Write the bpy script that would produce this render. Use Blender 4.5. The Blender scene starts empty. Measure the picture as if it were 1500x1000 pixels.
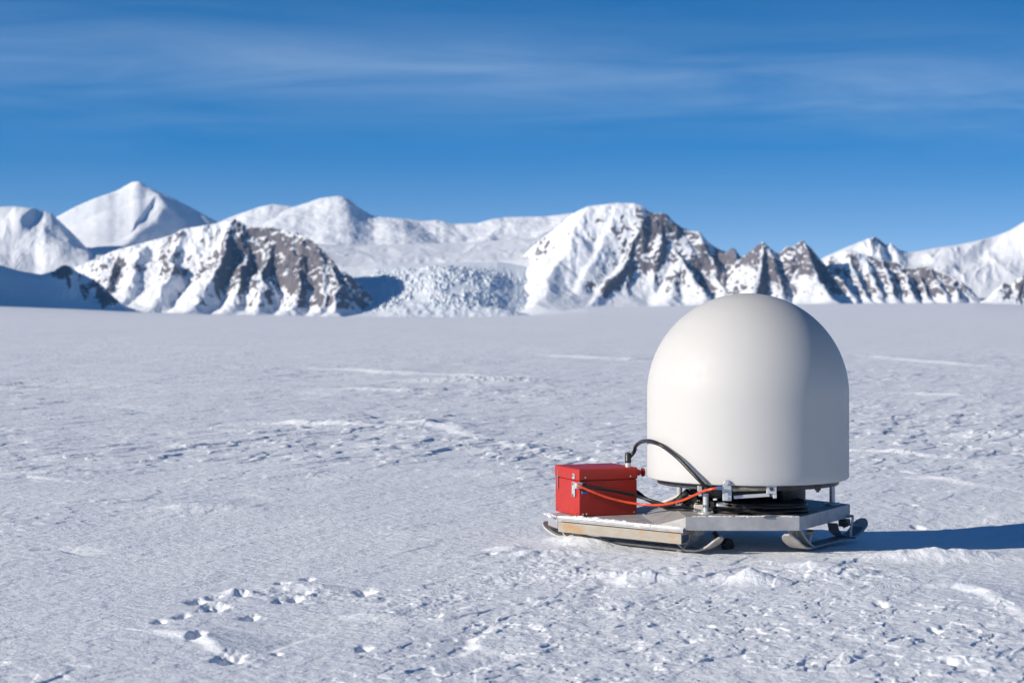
import bpy, bmesh, math, random
import numpy as np
from mathutils import Vector, Matrix

random.seed(7)
sc = bpy.context.scene
COL = sc.collection
# ------------------------------------------------------------------ camera constants
F = 2917.0          # focal length in photo pixels (70 mm on 36 mm, 1500 px wide)
H = 1.2             # eye height
CX, HY = 750.0, 446.0
SUN_A = math.radians(25)     # sun azimuth: from the left, this much towards the camera
SUN_E = math.radians(22)
SUN = Vector((-math.cos(SUN_E)*math.cos(SUN_A), -math.cos(SUN_E)*math.sin(SUN_A), math.sin(SUN_E)))

def P(px, py, Y):
    return Vector(((px-CX)/F*Y, Y, H-(py-HY)/F*Y))

# ------------------------------------------------------------------ noise (numpy)
_rng = np.random.RandomState(11)
_ang = _rng.rand(65536)*2*np.pi
_gx, _gy = np.cos(_ang).astype(np.float32), np.sin(_ang).astype(np.float32)
_val = _rng.rand(65536).astype(np.float32)

def _hash(ix, iy, seed):
    h = (ix*73856093) ^ (iy*19349663) ^ (seed*83492791)
    h = (h ^ (h >> 13))*1274126177
    return (h ^ (h >> 16)) & 65535

def perlin(x, y, seed=0):
    x = np.asarray(x, dtype=np.float64); y = np.asarray(y, dtype=np.float64)
    x0 = np.floor(x); y0 = np.floor(y)
    fx = (x-x0).astype(np.float32); fy = (y-y0).astype(np.float32)
    ix = x0.astype(np.int64); iy = y0.astype(np.int64)
    u = fx*fx*fx*(fx*(fx*6-15)+10); v = fy*fy*fy*(fy*(fy*6-15)+10)
    def g(dx, dy):
        k = _hash(ix+dx, iy+dy, seed)
        return _gx[k]*(fx-dx)+_gy[k]*(fy-dy)
    a = g(0, 0); a = a+u*(g(1, 0)-a)
    b = g(0, 1); b = b+u*(g(1, 1)-b)
    return (a+v*(b-a))*1.5

def fbm(x, y, n=4, seed=0, gain=.5, lac=2.03):
    r = 0; amp = 1.0; t = 0
    for i in range(n):
        r = r+amp*perlin(x, y, seed+i*17); t += amp
        x = x*lac+3.1; y = y*lac-1.7; amp *= gain
    return r/t

def ridged(x, y, n=4, seed=0, gain=.5, lac=2.07):
    r = 0; amp = 1.0; t = 0; w = 1.0
    for i in range(n):
        s = 1-np.abs(perlin(x, y, seed+i*13))*1.6
        s = np.clip(s, 0, 1)**1.5
        r = r+amp*s*w; t += amp
        w = np.clip(s*1.6, 0, 1)
        x = x*lac+5.3; y = y*lac-2.9; amp *= gain
    return r/t

def worley(x, y, seed=0):
    """distance to nearest and second nearest feature point, and a random value of the nearest cell"""
    x = np.asarray(x, dtype=np.float64); y = np.asarray(y, dtype=np.float64)
    ix = np.floor(x).astype(np.int64); iy = np.floor(y).astype(np.int64)
    d1 = np.full(x.shape, 9.0); d2 = np.full(x.shape, 9.0); cv = np.zeros(x.shape)
    for dx in (-1, 0, 1):
        for dy in (-1, 0, 1):
            k = _hash(ix+dx, iy+dy, seed); k2 = _hash(ix+dx, iy+dy, seed+101)
            px = ix+dx+_val[k]; py = iy+dy+_val[k2]
            d = np.hypot(x-px, y-py)
            near = d < d1
            d2 = np.where(near, d1, np.minimum(d2, d))
            cv = np.where(near, _val[_hash(ix+dx, iy+dy, seed+57)], cv)
            d1 = np.where(near, d, d1)
    return d1, d2, cv

def sstep(a, b, x):
    t = np.clip((x-a)/(b-a), 0, 1)
    return t*t*(3-2*t)

def smooth1(a, k):
    if k < 2: return a
    ker = np.hanning(2*k+1)[1:-1] if k > 1 else np.ones(1)
    ker = ker/ker.sum(); p = len(ker)//2
    return np.convolve(np.pad(a, p, mode='edge'), ker, mode='valid')

# ------------------------------------------------------------------ materials
def new_mat(name):
    m = bpy.data.materials.new(name); m.use_nodes = True
    nt = m.node_tree; b = nt.nodes['Principled BSDF']
    return m, nt, b

def N(nt, kind, **kw):
    n = nt.nodes.new(kind)
    for k, v in kw.items():
        if k in n.inputs: n.inputs[k].default_value = v
        else: setattr(n, k, v)
    return n

def L(nt, a, b): nt.links.new(a, b)

def ramp(nt, fac, stops):
    r = nt.nodes.new('ShaderNodeValToRGB')
    el = r.color_ramp.elements
    while len(el) < len(stops): el.new(.5)
    for e, (p, c) in zip(el, stops):
        e.position = p; e.color = (*c, 1) if len(c) == 3 else c
    L(nt, fac, r.inputs['Fac'])
    return r

def worn(name, base, dark, rough=.5, metal=0., scale=14., bump=.02, amount=.5, stretch=(1, 1, 1), rust=None, rust_amt=.55):
    """painted or bare surface with blotchy wear, fine scratches and optional rust"""
    m, nt, b = new_mat(name)
    tc = N(nt, 'ShaderNodeTexCoord'); mp = N(nt, 'ShaderNodeMapping'); mp.inputs['Scale'].default_value = stretch
    L(nt, tc.outputs['Object'], mp.inputs['Vector'])
    n1 = N(nt, 'ShaderNodeTexNoise', Scale=scale, Detail=8., Roughness=.65)
    L(nt, mp.outputs[0], n1.inputs['Vector'])
    r1 = ramp(nt, n1.outputs['Fac'], [(.5-.25*amount, dark), (.5+.25*amount, base)])
    col = r1.outputs['Color']
    if rust:
        n2 = N(nt, 'ShaderNodeTexNoise', Scale=scale*.45, Detail=9., Roughness=.7)
        L(nt, mp.outputs[0], n2.inputs['Vector'])
        r2 = ramp(nt, n2.outputs['Fac'], [(rust_amt-.06, (0, 0, 0)), (rust_amt+.08, (1, 1, 1))])
        mx = N(nt, 'ShaderNodeMix', data_type='RGBA'); L(nt, r2.outputs['Color'], mx.inputs['Factor'])
        L(nt, col, mx.inputs['A']); mx.inputs['B'].default_value = (*rust, 1)
        col = mx.outputs['Result']
    L(nt, col, b.inputs['Base Color'])
    n3 = N(nt, 'ShaderNodeTexNoise', Scale=scale*5, Detail=4.)
    L(nt, mp.outputs[0], n3.inputs['Vector'])
    r3 = ramp(nt, n3.outputs['Fac'], [(.3, (max(rough-.12, .05),)*3), (.7, (min(rough+.12, 1),)*3)])
    L(nt, r3.outputs['Color'], b.inputs['Roughness'])
    b.inputs['Metallic'].default_value = metal
    if bump:
        bp = N(nt, 'ShaderNodeBump', Strength=.5, Distance=bump)
        L(nt, n3.outputs['Fac'], bp.inputs['Height']); L(nt, bp.outputs[0], b.inputs['Normal'])
    return m

def snow_ground_mat():
    m, nt, b = new_mat('snow crust')
    geo = N(nt, 'ShaderNodeNewGeometry')
    n0 = N(nt, 'ShaderNodeTexNoise', Scale=.9, Detail=5., Roughness=.6)
    L(nt, geo.outputs['Position'], n0.inputs['Vector'])
    r = ramp(nt, n0.outputs['Fac'], [(.3, (.82, .845, .875)), (.7, (.90, .912, .925))])
    L(nt, r.outputs['Color'], b.inputs['Base Color'])
    b.inputs['Roughness'].default_value = .62
    b.inputs['Specular IOR Level'].default_value = .35
    n1 = N(nt, 'ShaderNodeTexNoise', Scale=60., Detail=6., Roughness=.75)
    n2 = N(nt, 'ShaderNodeTexNoise', Scale=16., Detail=5., Roughness=.62)
    for n in (n1, n2): L(nt, geo.outputs['Position'], n.inputs['Vector'])
    ad = N(nt, 'ShaderNodeMath', operation='MULTIPLY_ADD'); ad.inputs[1].default_value = .22
    L(nt, n1.outputs['Fac'], ad.inputs[0]); L(nt, n2.outputs['Fac'], ad.inputs[2])
    bp = N(nt, 'ShaderNodeBump', Strength=.85, Distance=.015)
    L(nt, ad.outputs[0], bp.inputs['Height']); L(nt, bp.outputs[0], b.inputs['Normal'])
    return m

def mountain_mat(name, scale=1.0, white=((.90, .92, .95), (.95, .955, .965))):
    m, nt, b = new_mat(name)
    at = N(nt, 'ShaderNodeAttribute', attribute_name='rock')
    geo = N(nt, 'ShaderNodeNewGeometry')
    mp = N(nt, 'ShaderNodeMapping'); mp.inputs['Scale'].default_value = (1, 1, .45)
    L(nt, geo.outputs['Position'], mp.inputs['Vector'])
    n1 = N(nt, 'ShaderNodeTexNoise', Scale=.075*scale, Detail=7., Roughness=.7)
    L(nt, mp.outputs[0], n1.inputs['Vector'])
    ad = N(nt, 'ShaderNodeMath', operation='MULTIPLY_ADD'); ad.inputs[1].default_value = .65
    sub = N(nt, 'ShaderNodeMath', operation='SUBTRACT'); sub.inputs[1].default_value = .5
    L(nt, n1.outputs['Fac'], sub.inputs[0]); L(nt, sub.outputs[0], ad.inputs[0]); L(nt, at.outputs['Fac'], ad.inputs[2])
    mask = ramp(nt, ad.outputs[0], [(.46, (0, 0, 0)), (.54, (1, 1, 1))])
    n2 = N(nt, 'ShaderNodeTexNoise', Scale=.05*scale, Detail=8., Roughness=.75)
    L(nt, mp.outputs[0], n2.inputs['Vector'])
    rock = ramp(nt, n2.outputs['Fac'], [(.3, (.11, .10, .116)), (.55, (.19, .168, .178)), (.75, (.28, .248, .250))])
    n3 = N(nt, 'ShaderNodeTexNoise', Scale=.012*scale, Detail=4.)
    L(nt, geo.outputs['Position'], n3.inputs['Vector'])
    snow = ramp(nt, n3.outputs['Fac'], [(.3, white[0]), (.7, white[1])])
    mx = N(nt, 'ShaderNodeMix', data_type='RGBA')
    L(nt, mask.outputs['Color'], mx.inputs['Factor']); L(nt, snow.outputs['Color'], mx.inputs['A']); L(nt, rock.outputs['Color'], mx.inputs['B'])
    L(nt, mx.outputs['Result'], b.inputs['Base Color'])
    b.inputs['Roughness'].default_value = .8
    b.inputs['Specular IOR Level'].default_value = .2
    bs = N(nt, 'ShaderNodeMath', operation='MULTIPLY_ADD'); bs.inputs[1].default_value = .55; bs.inputs[2].default_value = .12
    L(nt, mask.outputs['Color'], bs.inputs[0])
    bp = N(nt, 'ShaderNodeBump', Distance=9.0)
    L(nt, bs.outputs[0], bp.inputs['Strength'])
    L(nt, n1.outputs['Fac'], bp.inputs['Height']); L(nt, bp.outputs[0], b.inputs['Normal'])
    return m

# ------------------------------------------------------------------ tagging and mesh helpers
def tag(o, label=None, cat=None, group=None, kind=None):
    for k, v in (('label', label), ('category', cat), ('group', group), ('kind', kind)):
        if v: o[k] = v
    return o

def empty(name, loc):
    o = bpy.data.objects.new(name, None); o.location = loc; o.empty_display_size = .1
    COL.objects.link(o); return o

def link(name, me, mat=None, parent=None):
    o = bpy.data.objects.new(name, me); COL.objects.link(o)
    if mat:
        for m in (mat if isinstance(mat, (list, tuple)) else [mat]): me.materials.append(m)
    if parent:
        o.parent = parent
        top = parent
        off = Vector((0, 0, 0))
        while top: off += top.location; top = top.parent
        o.location = -off       # geometry is written in world metres
    return o

def grid_mesh(name, X, Y, Z, attr=None):
    nr, nc = X.shape
    me = bpy.data.meshes.new(name)
    nv = nr*nc
    me.vertices.add(nv)
    co = np.stack([X, Y, Z], -1).astype(np.float32).reshape(-1)
    me.vertices.foreach_set('co', co)
    i = np.arange(nv).reshape(nr, nc)
    q = np.stack([i[:-1, :-1], i[:-1, 1:], i[1:, 1:], i[1:, :-1]], -1).reshape(-1).astype(np.int32)
    nf = (nr-1)*(nc-1)
    me.loops.add(nf*4); me.loops.foreach_set('vertex_index', q)
    me.polygons.add(nf)
    me.polygons.foreach_set('loop_start', np.arange(0, nf*4, 4, dtype=np.int32))
    me.polygons.foreach_set('use_smooth', np.ones(nf, dtype=bool))
    if attr:
        for k, v in attr.items():
            a = me.attributes.new(k, 'FLOAT', 'POINT'); a.data.foreach_set('value', v.astype(np.float32).reshape(-1))
    me.update(calc_edges=True)
    return me

class MB:
    """collects shapes into one mesh"""
    def __init__(s): s.bm = bmesh.new()
    def prism(s, pts, z0, z1, slope=None):
        b = s.bm
        lo = [b.verts.new((x, y, z0)) for x, y in pts]; hi = [b.verts.new((x, y, z1)) for x, y in pts]
        n = len(pts)
        b.faces.new(hi); b.faces.new(lo[::-1])
        for i in range(n): b.faces.new((lo[i], lo[(i+1) % n], hi[(i+1) % n], hi[i]))
        return s
    def box(s, c, sx, sy, sz, ax=None, up=None):
        """box centred at c; ax = direction of the sx side, up = direction of the sz side"""
        ax = Vector(ax or (1, 0, 0)).normalized(); up = Vector(up or (0, 0, 1))
        up = (up-ax*up.dot(ax)).normalized(); ay = up.cross(ax)
        c = Vector(c); v = {}
        for i in (-1, 1):
            for j in (-1, 1):
                for k in (-1, 1): v[i, j, k] = s.bm.verts.new(c+ax*(i*sx/2)+ay*(j*sy/2)+up*(k*sz/2))
        for f in (((-1, -1, -1), (-1, 1, -1), (1, 1, -1), (1, -1, -1)), ((-1, -1, 1), (1, -1, 1), (1, 1, 1), (-1, 1, 1)),
                  ((-1, -1, -1), (1, -1, -1), (1, -1, 1), (-1, -1, 1)), ((-1, 1, -1), (-1, 1, 1), (1, 1, 1), (1, 1, -1)),
                  ((-1, -1, -1), (-1, -1, 1), (-1, 1, 1), (-1, 1, -1)), ((1, -1, -1), (1, 1, -1), (1, 1, 1), (1, -1, 1))):
            s.bm.faces.new([v[q] for q in f])
        return s
    def lathe(s, base, axis, prof, n=32, cap=True):
        """prof: list of (radius, distance along axis)"""
        axis = Vector(axis).normalized(); base = Vector(base)
        t = Vector((1, 0, 0)) if abs(axis.x) < .9 else Vector((0, 1, 0))
        e1 = axis.cross(t).normalized(); e2 = axis.cross(e1)
        rings = []
        for r, d in prof:
            if r < 1e-6: rings.append([s.bm.verts.new(base+axis*d)]); continue
            rings.append([s.bm.verts.new(base+axis*d+(e1*math.cos(2*math.pi*i/n)+e2*math.sin(2*math.pi*i/n))*r) for i in range(n)])
        for a, b in zip(rings, rings[1:]):
            for i in range(n):
                j = (i+1) % n
                if len(a) == 1 and len(b) == 1: break
                if len(a) == 1: s.bm.faces.new((a[0], b[j], b[i]))
                elif len(b) == 1: s.bm.faces.new((a[i], a[j], b[0]))
                else: s.bm.faces.new((a[i], a[j], b[j], b[i]))
        if cap:
            if len(rings[0]) > 1: s.bm.faces.new(rings[0][::-1])
            if len(rings[-1]) > 1: s.bm.faces.new(rings[-1])
        return s
    def cyl(s, a, b, r, n=20, r2=None):
        a = Vector(a); b = Vector(b); d = (b-a).length
        return s.lathe(a, b-a, [(r, 0), (r2 or r, d)], n)
    def tube(s, pts, r, n=12, sub=8):
        pts = [Vector(p) for p in pts]
        pp = [pts[0]*2-pts[1]]+pts+[pts[-1]*2-pts[-2]]
        path = []
        for i in range(1, len(pp)-2):
            p0, p1, p2, p3 = pp[i-1:i+3]
            for k in range(sub):
                t = k/sub
                path.append(.5*((2*p1)+(p2-p0)*t+(2*p0-5*p1+4*p2-p3)*t*t+(3*p1-p0-3*p2+p3)*t**3))
        path.append(pts[-1])
        nrm = None; rings = []
        for i, p in enumerate(path):
            d = (path[min(i+1, len(path)-1)]-path[max(i-1, 0)]).normalized()
            if nrm is None:
                nrm = d.cross(Vector((0, 0, 1)) if abs(d.z) < .9 else Vector((1, 0, 0))).normalized()
            nrm = (nrm-d*nrm.dot(d)).normalized(); bi = d.cross(nrm)
            rr = r(i/(len(path)-1)) if callable(r) else r
            rings.append([s.bm.verts.new(p+(nrm*math.cos(2*math.pi*k/n)+bi*math.sin(2*math.pi*k/n))*rr) for k in range(n)])
        for a, b in zip(rings, rings[1:]):
            for k in range(n): s.bm.faces.new((a[k], a[(k+1) % n], b[(k+1) % n], b[k]))
        s.bm.faces.new(rings[0][::-1]); s.bm.faces.new(rings[-1])
        return s
    def ribbon(s, pts, side, w, t):
        """flat bar following pts; side = width direction, thickness t upward along the local normal; w may be a function"""
        pts = [Vector(p) for p in pts]; side = Vector(side).normalized(); rings = []
        for i, p in enumerate(pts):
            d = (pts[min(i+1, len(pts)-1)]-pts[max(i-1, 0)]).normalized()
            nn = side.cross(d).normalized()
            if nn.z < 0: nn = -nn
            ww = w(i/(len(pts)-1)) if callable(w) else w
            rings.append([s.bm.verts.new(p+side*(a*ww/2)+nn*b) for a, b in ((-1, 0), (1, 0), (1, t), (-1, t))])
        for a, b in zip(rings, rings[1:]):
            for k in range(4): s.bm.faces.new((a[k], a[(k+1) % 4], b[(k+1) % 4], b[k]))
        s.bm.faces.new(rings[0][::-1]); s.bm.faces.new(rings[-1])
        return s
    def build(s, name, mat, parent=None, bevel=0., smooth=False, seg=2):
        bm = s.bm
        bmesh.ops.recalc_face_normals(bm, faces=bm.faces)
        me = bpy.data.meshes.new(name); bm.to_mesh(me); bm.free()
        if smooth:
            for p in me.polygons: p.use_smooth = True
        o = link(name, me, mat, parent)
        if bevel:
            md = o.modifiers.new('edge', 'BEVEL'); md.width = bevel; md.segments = seg; md.limit_method = 'ANGLE'; md.angle_limit = .6
            for p in me.polygons: p.use_smooth = True
            w = o.modifiers.new('nrm', 'WEIGHTED_NORMAL'); w.keep_sharp = True
        elif smooth:
            try: me.set_sharp_from_angle(angle=.7)
            except Exception: pass
        return o

# ================================================================== SNOW FIELD
PYF = np.array([(-9000, 447), (-900, 448), (0, 448), (110, 452), (190, 456), (320, 460), (450, 462), (560, 466), (680, 468), (760, 463),
                (820, 455), (860, 451), (1000, 447), (1240, 444), (1430, 443), (1500, 446), (1700, 448), (9000, 447)], float)

def pyfar(px): return np.interp(px, PYF[:, 0], PYF[:, 1])

def ground_from_pixel(px, py):
    Y = H*F/(py-HY); return (px-CX)/F*Y, Y

# pits, lumps, ledges listed by where they lie in the field
PITS = [(232, 916, .9), (266, 908, .8), (288, 885, 1.), (313, 879, .9), (314, 894, 1.5), (355, 874, .8), (366, 907, 1.), (415, 855, .9),
        (450, 848, .8), (410, 882, .9), (430, 879, 1.), (447, 870, .7), (535, 867, 1.2), (288, 937, 1.1), (337, 968, 1.7), (406, 962, .6),
        (533, 951, .9), (570, 900, .6), (640, 905, .6), (1290, 884, .8), (1370, 921, .8), (1010, 935, .6), (1390, 966, .8), (1335, 735, .6), (1345, 760, .8), (720, 812, .6)]
LEDGES = [  # polyline in the field, height, lit side (+1 = the left side is lower: bright face, -1 = blue face)
    ([(225, 930), (260, 936), (300, 948), (335, 962)], .022, 1),
    ([(600, 905), (640, 898), (690, 890)], .02, -1), ([(615, 968), (660, 958), (685, 950), (690, 932), (720, 922), (728, 912)], .026, -1),
    ([(695, 988), (700, 975), (730, 964), (760, 958)], .024, -1), ([(340, 962), (400, 955), (440, 940), (480, 930)], .018, -1),
    ([(920, 958), (960, 950), (1010, 942)], .018, -1), ([(1320, 862), (1400, 858), (1440, 870), (1500, 905)], .022, 1),
    ([(560, 624), (610, 624), (660, 630), (690, 640)], .045, 1), ([(440, 540), (520, 543), (600, 548), (750, 552)], .055, 1),
    ([(490, 572), (560, 574), (620, 576)], .04, 1), ([(395, 622), (480, 625), (560, 628)], .05, 1), ([(800, 520), (860, 524), (930, 528)], .06, 1),
    ([(1265, 520), (1350, 530), (1440, 536)], .055, 1), ([(1300, 575), (1400, 580), (1500, 576)], .04, 1), ([(1260, 660), (1310, 664), (1370, 668)], .035, 1),
    ([(0, 560), (60, 563), (120, 568)], .05, -1), ([(90, 592), (150, 594), (190, 600)], .05, -1), ([(480, 606), (560, 604), (620, 600)], .05, -1),
    ([(0, 655), (30, 648), (55, 642)], .03, -1), ([(210, 680), (250, 673), (290, 668)], .02, -1), ([(40, 808), (90, 806), (135, 812)], .025, -1),
    ([(725, 645), (760, 655), (790, 662)], .03, 1), ([(430, 705), (480, 700), (530, 702)], .02, -1), ([(330, 738), (370, 732), (410, 729)], .018, -1),
    ([(260, 742), (300, 739), (330, 741)], .016, 1), ([(0, 700), (40, 696), (90, 700)], .02, 1), ([(1310, 695), (1380, 700), (1440, 708)], .02, 1),
]
LUMPS = [  # px, py, radius across, radius in depth, height
    (1105, 852, .13, .10, .046), (950, 852, .22, .06, .028), (900, 846, .14, .05, .018), (745, 806, .09, .07, .022), (820, 812, .15, .07, .024),
    (775, 815, .06, .05, .016), (866, 797, .13, .09, .034), (842, 792, .11, .11, .034), (1400, 815, .35, .14, .035), (1330, 818, .3, .10, .025),
    (1240, 838, .12, .07, .02), (560, 905, .12, .08, .02), (452, 862, .13, .08, .02), (350, 872, .06, .05, .025), (90, 690, .3, .18, .03),
    (760, 690, .4, .3, .02), (1180, 830, .1, .06, .016), (300, 745, .3, .2, .03), (1480, 640, .5, .3, .05), (700, 560, 1.2, .7, .08),
]

def ground_height(X, Y):
    """metres; X across, Y away from the camera"""
    Ys = np.maximum(Y, 4.0)
    px = X/Ys*F+CX
    far = sstep(30, 800, Ys)
    z = -(pyfar(px)-HY)/F*Ys*far
    z = z+np.where(Y > 6500, 0, 0)
    near = 1-sstep(60, 140, Ys)
    mid = 1-sstep(150, 420, Ys)
    z = z+.035*fbm(X*.22, Y*.18, 3, 3)*sstep(3, 7, np.hypot(X-1.0, Y-9.9)*1.0+2.2)
    z = z+.06*fbm(X*.05+9, Y*.03, 3, 5)*sstep(14, 45, Ys)*mid
    z = z+.5*fbm(X*.006, Y*.004, 3, 8)*sstep(120, 400, Ys)*(1-sstep(1500, 4000, Ys))
    # sledge clearing: calm round the sled
    sled = np.exp(-(((X-.95)/.75)**4+((Y-10.0)/.55)**4))
    # rough zones
    patch = sstep(-.12, .30, fbm(X*.33+3, Y*.16, 3, 21))
    frac = sstep(560, 600, px*0+(HY+H*F/Ys))           # image row the point falls on, only as distance
    # wind-cut ledges: terraced noise, long along the wind
    cw, sw = math.cos(.98), math.sin(.98)
    U = X*cw+Y*sw; V = -X*sw+Y*cw
    dYr = np.where(Ys < 11.7, .45, np.where(Ys < 50, .28, .45))*Ys*Ys/3500
    def terrace(n, lo, hi, fq=0):
        hw = np.maximum((hi-lo)/2, .75*fq*dYr); md = (lo+hi)/2
        return sstep(md-hw, md+hw, n)
    w1 = fbm(U*.30, V*.95, 4, 31, .5)
    w2 = fbm(U*.62+7, V*1.9, 4, 37, .5)
    w3 = fbm(U*2.2+7, V*4.6, 3, 41, .5)
    band = sstep(11.5, 17, Ys)*(1-sstep(45, 110, Ys))
    band = np.maximum(band, .35*(1-sstep(75, 140, Ys)))
    sas = .026*terrace(w1, .05, .10, 1.)-.024*terrace(w1, -.22, -.17, 1.)+.024*terrace(w2, .10, .16, 2.)-.020*terrace(w2, -.26, -.20, 2.)+.018*terrace(w3, .16, .24, 4.)
    sas = sas+.008*ridged(U*.8, V*1.7, 3, 61)
    z = z+(1-sled)*near*(.012*fbm(U*.6, V*2.0, 5, 131, .58)+.010*ridged(U*.4+3, V*1.5, 4, 137, .55))*sstep(7, 11, Ys)*(.6+.4*patch)
    z = z+.62*sas*band*(.46+.36*patch)*near*(1-sled)
    # closer ground: small plates, crust edges
    cl = 1-sstep(13, 22, Ys)
    crust = sstep(.02, .3, fbm(X*.5+11, Y*.28+4, 3, 71))
    fg = sstep(8.7, 7.7, Ys)*sstep(-.85, .15, X-(Ys-7.4)*.3)          # trampled foreground
    lump = fbm(X*6.5, Y*3.6, 4, 81, .6)
    z = z+cl*(1-sled)*(.0045*terrace(w2, .10, .17, 2.2)*crust+.004*terrace(w3, .14, .2, 4.6)*crust+.004*terrace(w3, -.3, -.24, 4.6)*crust)
    z = z+fg*(1-sled)*(.0068*lump+.004*terrace(fbm(U*3, V*5, 4, 83, .6), .10, .17)-.006*terrace(fbm(U*2.2+3, V*4.2, 3, 87, .6), .18, .24))
    z = z+cl*.0022*fbm(X*13, Y*8, 3, 91)*(.4+.6*crust)
    # crumbly churned strip, left foreground up to the sled's tracks
    line = [ground_from_pixel(*q) for q in ((255, 918), (300, 890), (350, 878), (430, 866), (520, 884), (640, 882), (730, 850), (800, 825), (880, 812))]
    yc = np.interp(X, [q[0] for q in line], [q[1] for q in line])+.10*fbm(X*2.2, X*0, 2, 5)
    strip = np.exp(-((Y-yc)/(.20+.12*sstep(-1.0, .2, X)))**2)*sstep(line[0][0]-.05, line[0][0]+.15, X)*(1-sstep(.2, .6, X))
    strip = np.maximum(strip, np.exp(-((Y-8.75)/.22)**2)*sstep(-.35, .05, X)*(1-sstep(1.6, 2.2, X)))
    strip = strip*sstep(-.25, .2, fbm(X*2.4, Y*1.4, 3, 99)+.12)
    d1, d2, cv = worley(X*16, Y*10, 5)
    crumb = np.clip(1-d1*1.9, 0, 1)**.8*(cv > .45)*(.4+cv*.6)
    e1, e2, ev = worley(X*34+3, Y*22, 9)
    crumb2 = np.clip(1-e1*1.9, 0, 1)*(ev > .5)
    z = z+.8*strip*(.0085*crumb+.005*crumb2+.012*fbm(X*8, Y*5, 3, 7))*(1-sled)
    # a shallow dip right of and behind the sled, shaped so the dome's shadow falls lower
    z = z-.05*np.exp(-(((X-2.7)/1.3)**2+((Y-10.8)/.9)**2))
    for (a, b, s) in PITS:
        x0, y0 = ground_from_pixel(a, b)
        m = (np.abs(X-x0) < .4) & (np.abs(Y-y0) < .5)
        if not m.any(): continue
        dx = (X[m]-x0)/(.026*s*y0/7.6); dy = (Y[m]-y0)/(.060*s*y0/7.6)
        dx = dx+.55*fbm(X[m]*22, Y[m]*12, 2, 61); dy = dy+.55*fbm(X[m]*22+5, Y[m]*12, 2, 62)
        q = dx*dx+dy*dy
        rim = np.exp(-((dx-1.9)**2*.8+dy*dy*.5))*(.4+.9*fbm(X[m]*30, Y[m]*18, 2, 63))
        z[m] += -.026*s*np.exp(-q**1.3)+.003*s*rim
    for (pl, hgt, sgn) in LEDGES:
        pts = [ground_from_pixel(*p) for p in pl]
        Ym = sum(p[1] for p in pts)/len(pts)
        wd = .035*max(1, Ym/7.5)**1.1
        best = np.full(X.shape, 1e9); side = np.zeros(X.shape); along = np.ones(X.shape)
        x0 = min(p[0] for p in pts)-12*wd-.3; x1 = max(p[0] for p in pts)+12*wd+.3
        y0 = min(p[1] for p in pts)-12*wd-.3; y1 = max(p[1] for p in pts)+12*wd+.3
        m = (X > x0) & (X < x1) & (Y > y0) & (Y < y1)
        if not m.any(): continue
        xm = X[m]+.8*wd*fbm(X[m]/wd*.13, Y[m]/wd*.1, 2, 3); ym = Y[m]+2.2*wd*fbm(X[m]/wd*.11+5, Y[m]/wd*.1, 2, 4)
        best = np.full(xm.shape, 1e9); sd = np.zeros(xm.shape); tt = np.zeros(xm.shape)
        nseg = len(pts)-1
        for i in range(nseg):
            (ax, ay), (bx, by) = pts[i], pts[i+1]
            ux, uy = bx-ax, by-ay; l2 = ux*ux+uy*uy
            t = np.clip(((xm-ax)*ux+(ym-ay)*uy)/l2, 0, 1)
            dx, dy = xm-(ax+t*ux), ym-(ay+t*uy)
            d = np.hypot(dx, dy); cr = np.sign(ux*dy-uy*dx)
            k = d < best
            best = np.where(k, d, best); sd = np.where(k, cr, sd); tt = np.where(k, (i+t)/nseg, tt)
        s = best*sd     # signed: + is the far/left side
        env = np.sin(np.pi*np.clip(tt, .02, .98))**.5*np.exp(-(best/(7*wd))**2)
        if sgn > 0: prof = sstep(-wd, wd, s) * np.exp(-np.maximum(s, 0)/(5*wd))       # raised crest, near face steep
        else: prof = -sstep(-wd, wd, s)*np.exp(-np.maximum(s, 0)/(4*wd))
        z[m] += hgt*env*prof
    for (a, b, rx, ry, hg) in LUMPS:
        x0, y0 = ground_from_pixel(a, b)
        q = ((X-x0)/rx)**2+((Y-y0)/ry)**2
        m = q < 9
        if m.any():
            nn = 1+.35*fbm(X[m]*9, Y[m]*6, 3, 55)
            z[m] += hg*np.exp(-(q[m]**1.2))*nn
    return z

def build_ground():
    core = np.arange(-110, 1611, 1.15)
    steps = np.cumsum(4*1.09**np.arange(60))
    right = core[-1]+steps[steps < 26000]; left = core[0]-steps[steps < 26000][::-1]
    pxs = np.concatenate([left, core, right])
    drops = np.concatenate([np.arange(640, 300, -.45), np.arange(300, 70, -.28), np.arange(70, 12, -.45), np.arange(12, .9, -.25)])
    Ys = H*F/drops
    back = np.array([-60, -40, -25, -15, -9, -5, -2, 0, 1.2, 2.2, 3, 3.6, 4.1, 4.5, 4.8, 5.05, 5.25, 5.4])
    farY = np.array([4300, 4700, 5100, 5500, 5900, 6300, 7000, 8500, 11000, 16000, 24000])
    Ys = np.concatenate([back, Ys, farY])
    YY, PX = np.meshgrid(Ys, pxs, indexing='ij')
    XX = (PX-CX)/F*np.maximum(YY, 5.0)
    ZZ = ground_height(XX, YY)
    me = grid_mesh('snow_field', XX, YY, ZZ)
    o = link('snow_field', me, snow_ground_mat()); tag(o, kind='structure')
    return o
build_ground()

# ================================================================== MOUNTAINS
ROCK = mountain_mat('snow and rock')
FARM = mountain_mat('far snow and rock', .7)
ICE = mountain_mat('glacier ice', 1., ((.82, .88, .935), (.89, .925, .95)))

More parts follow.
